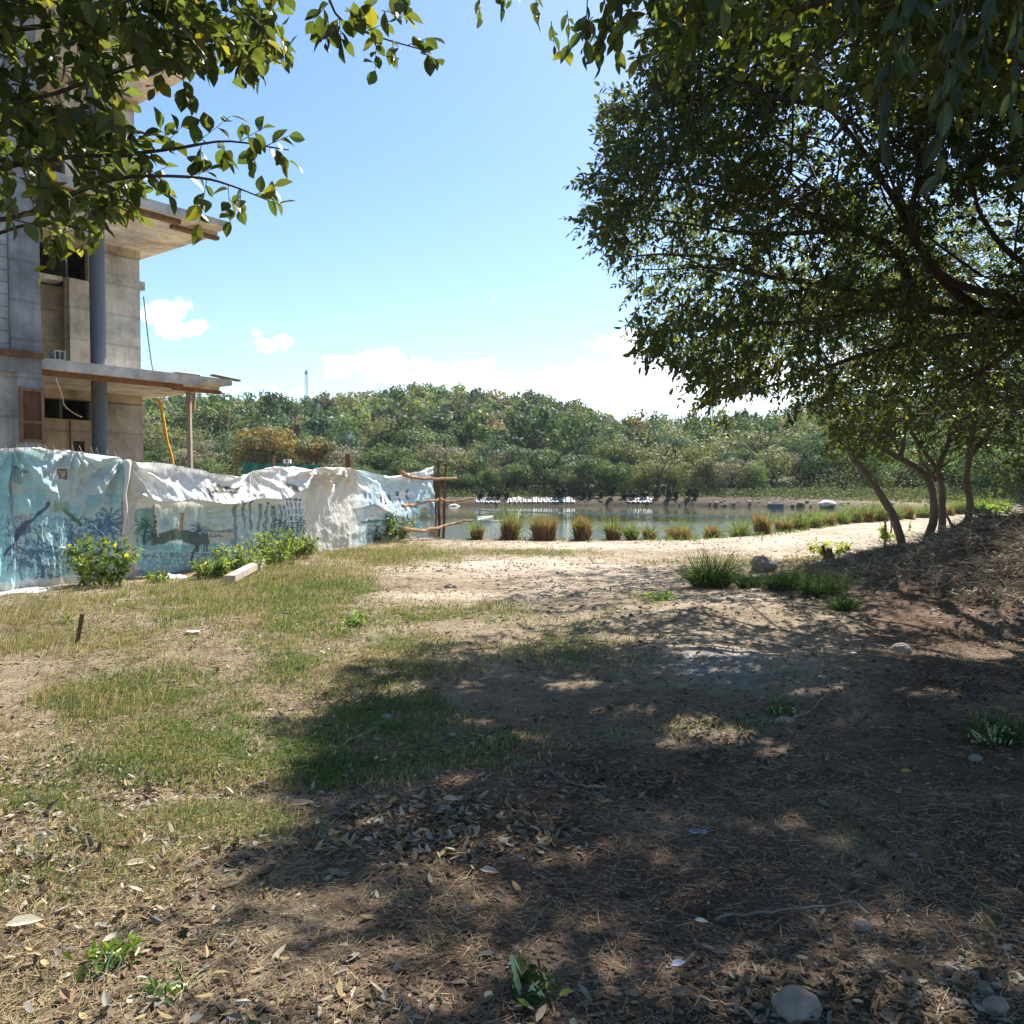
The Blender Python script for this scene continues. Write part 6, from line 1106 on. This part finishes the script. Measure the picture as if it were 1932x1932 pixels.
# thin curved twigs
x, y, px, py, gm, sm = sample(26000, -8, 14, 1.6, 15, lambda px, py, g, s, l, x, y: .25 + .45 * sstep(600, 1200, px)); n = len(x); a = rnd(n, 0, 6.283); L_ = rnd(n, .03, .14); g = Geo(); p = np.stack([x, y], 1); d = np.stack([np.cos(a), np.sin(a)], 1)
for s in range(3):
    q_ = p + d * (L_ / 3)[:, None]; A = np.concatenate([p, height(p[:, 0], p[:, 1])[:, None] + .006], 1); B = np.concatenate([q_, height(q_[:, 0], q_[:, 1])[:, None] + .006 + rnd(n, 0, .008)[:, None]], 1); g.sticks(A, B, rnd(n, .0007, .0018), np.array([.30, .23, .155])[None] * rnd(n, .5, 1.6)[:, None]); p = q_; a = a + rng.normal(size=n) * .5; d = np.stack([np.cos(a), np.sin(a)], 1)
obj('thin_twigs', g, M_litter, kind='stuff', label='thin dry twigs scattered on the soil', cat='twigs')
# pebbles and clods
import bmesh as _b
bm = _b.new(); _b.ops.create_icosphere(bm, subdivisions=1, radius=1); iv = np.array([v.co[:] for v in bm.verts]); it = np.array([[w.index for w in f.verts] for f in bm.faces]); bm.free()
def pebbles(name, x, y, r, col, label):
    n = len(x); sc3 = rnd(n, .6, 1.3)[:, None] * np.stack([rnd(n, .8, 1.4), rnd(n, .7, 1.2), rnd(n, .45, .8)], 1); jit = 1 + rng.normal(size=(n, 12, 1)) * .12; a = rnd(n, 0, 6.28); v = iv[None] * jit * sc3[:, None] * np.asarray(r)[:, None, None]
    v = np.stack([v[..., 0] * np.cos(a)[:, None] - v[..., 1] * np.sin(a)[:, None], v[..., 0] * np.sin(a)[:, None] + v[..., 1] * np.cos(a)[:, None], v[..., 2]], -1) + np.stack([x, y, height(x, y) + r * .2], 1)[:, None]
    g = Geo(); g.add(v.reshape(-1, 3), t=(it[None] + np.arange(n)[:, None, None] * 12).reshape(-1, 3), c=np.repeat(col, 12, 0)); obj(name, g, M_litter, kind='stuff', label=label, cat='gravel')
x, y, px, py, gm, sm = sample(60000, -8, 14, 1.6, 14, lambda px, py, g, s, l, x, y: .10 + .35 * sstep(900, 1500, px) + .9 * np.exp(-(((px - 1820) / 200) ** 2 + ((py - 1850) / 130) ** 2)) + .5 * np.exp(-(((px - 1390) / 110) ** 2 + ((py - 1265) / 50) ** 2))); n = len(x); r_ = .0022 + .0075 * rnd(n) ** 4 + .010 * np.exp(-(((px - 1840) / 150) ** 2 + ((py - 1860) / 90) ** 2)) * rnd(n) ** 3
pebbles('pebbles', x, y, r_, np.array([.27, .235, .195])[None] * rnd(n, .5, 1.6)[:, None], 'small pebbles on the soil')
x, y, px, py, gm, sm = sample(260000, -8, 15, 9, 27, lambda px, py, g, s, l, x, y: .02 + .25 * s * (fbm(x * 1.5, y * 2, 0, 96) > .5)); n = len(x); pebbles('path_grit', x, y, .006 + .022 * rnd(n) ** 3, np.array([.33, .27, .21])[None] * rnd(n, .3, 1.4)[:, None], 'grit and small clods on the sandy clearing')
n = 7000; x = rnd(n, -14, 45); y = rnd(n, 58, 84); d = sdpoly(POND, x, y); k = (d > -.55) & (d < .9) & (fbm(x * .5, y * .5, 0, 92) > .42); x, y = x[k], y[k]; n = len(x); pebbles('shore_rubble', x, y, .05 + .16 * rnd(n) ** 3, np.array([.36, .33, .29])[None] * rnd(n, .35, 1.5)[:, None], 'pale rubble and stones along the far waterline')
x, y, px, py, gm, sm = sample(90000, -10, 14, 1.6, 12, lambda px, py, g, s, l, x, y: .25 + .5 * (fbm(x * 1.3, y * 1.3, 0, 55) > .5)); n = len(x); pebbles('soil_clods', x, y, .003 + .010 * rnd(n) ** 3, np.array([.15, .10, .066])[None] * rnd(n, .7, 1.5)[:, None], 'crumbly brown soil clods')
# brush and roots on the spoil heap
n = 130000; x = rng.normal(size=n) * 3.0 + 9.3; y = rng.normal(size=n) * 3.4 + 11.8; hh = height(x, y); k = (hh > .16) & (x > 4) & (x < 16) & (fbm(x * 1.6, y * 1.6, 0, 66) > .36); x, y, hh = x[k], y[k], hh[k]; n = len(x); A = np.stack([x, y, hh + rnd(n, 0, .05)], 1); D = rvec(n); D[:, 2] = D[:, 2] * .35; L_ = rnd(n, .05, .42); g = Geo(); mid = A + D * L_[:, None] * .5 + np.array([0, 0, .02]); B = mid + unit(D + rvec(n) * .5) * L_[:, None] * .5
col = np.array([[.32, .26, .19], [.12, .085, .06], [.56, .50, .41]])[rng.integers(0, 3, n)] * rnd(n, .5, 1.3)[:, None]; r_ = .002 + .010 * rnd(n) ** 5; g.sticks(A, mid, r_, col); g.sticks(mid, B, r_ * .6, col); obj('heap_brush', g, M_litter, kind='stuff', label='tangle of dry roots and brushwood on the spoil heap', cat='brushwood')
n = 8000; x = rng.normal(size=n) * 3.2 + 8.6; y = rng.normal(size=n) * 3.2 + 11.0; hh = height(x, y); k = (hh > .08) & (x > 3.5); x, y, hh = x[k], y[k], hh[k]; n = len(x); D = rvec(n); D[:, 2] *= .4; L_ = rnd(n, .04, .11); g = Geo(); g.leaves(np.stack([x, y, hh + rnd(n, .005, .04)], 1), D, unit(rvec(n) * .5 + np.array([0, 0, 1.])), L_, L_ * .45, pal[rng.integers(0, 7, n)] * rnd(n, .5, 1.1)[:, None], fold=.35, curl=rnd(n, -.3, .3)); obj('heap_leaves', g, M_litter, kind='stuff', label='dead leaves caught on the spoil heap', cat='leaf litter')
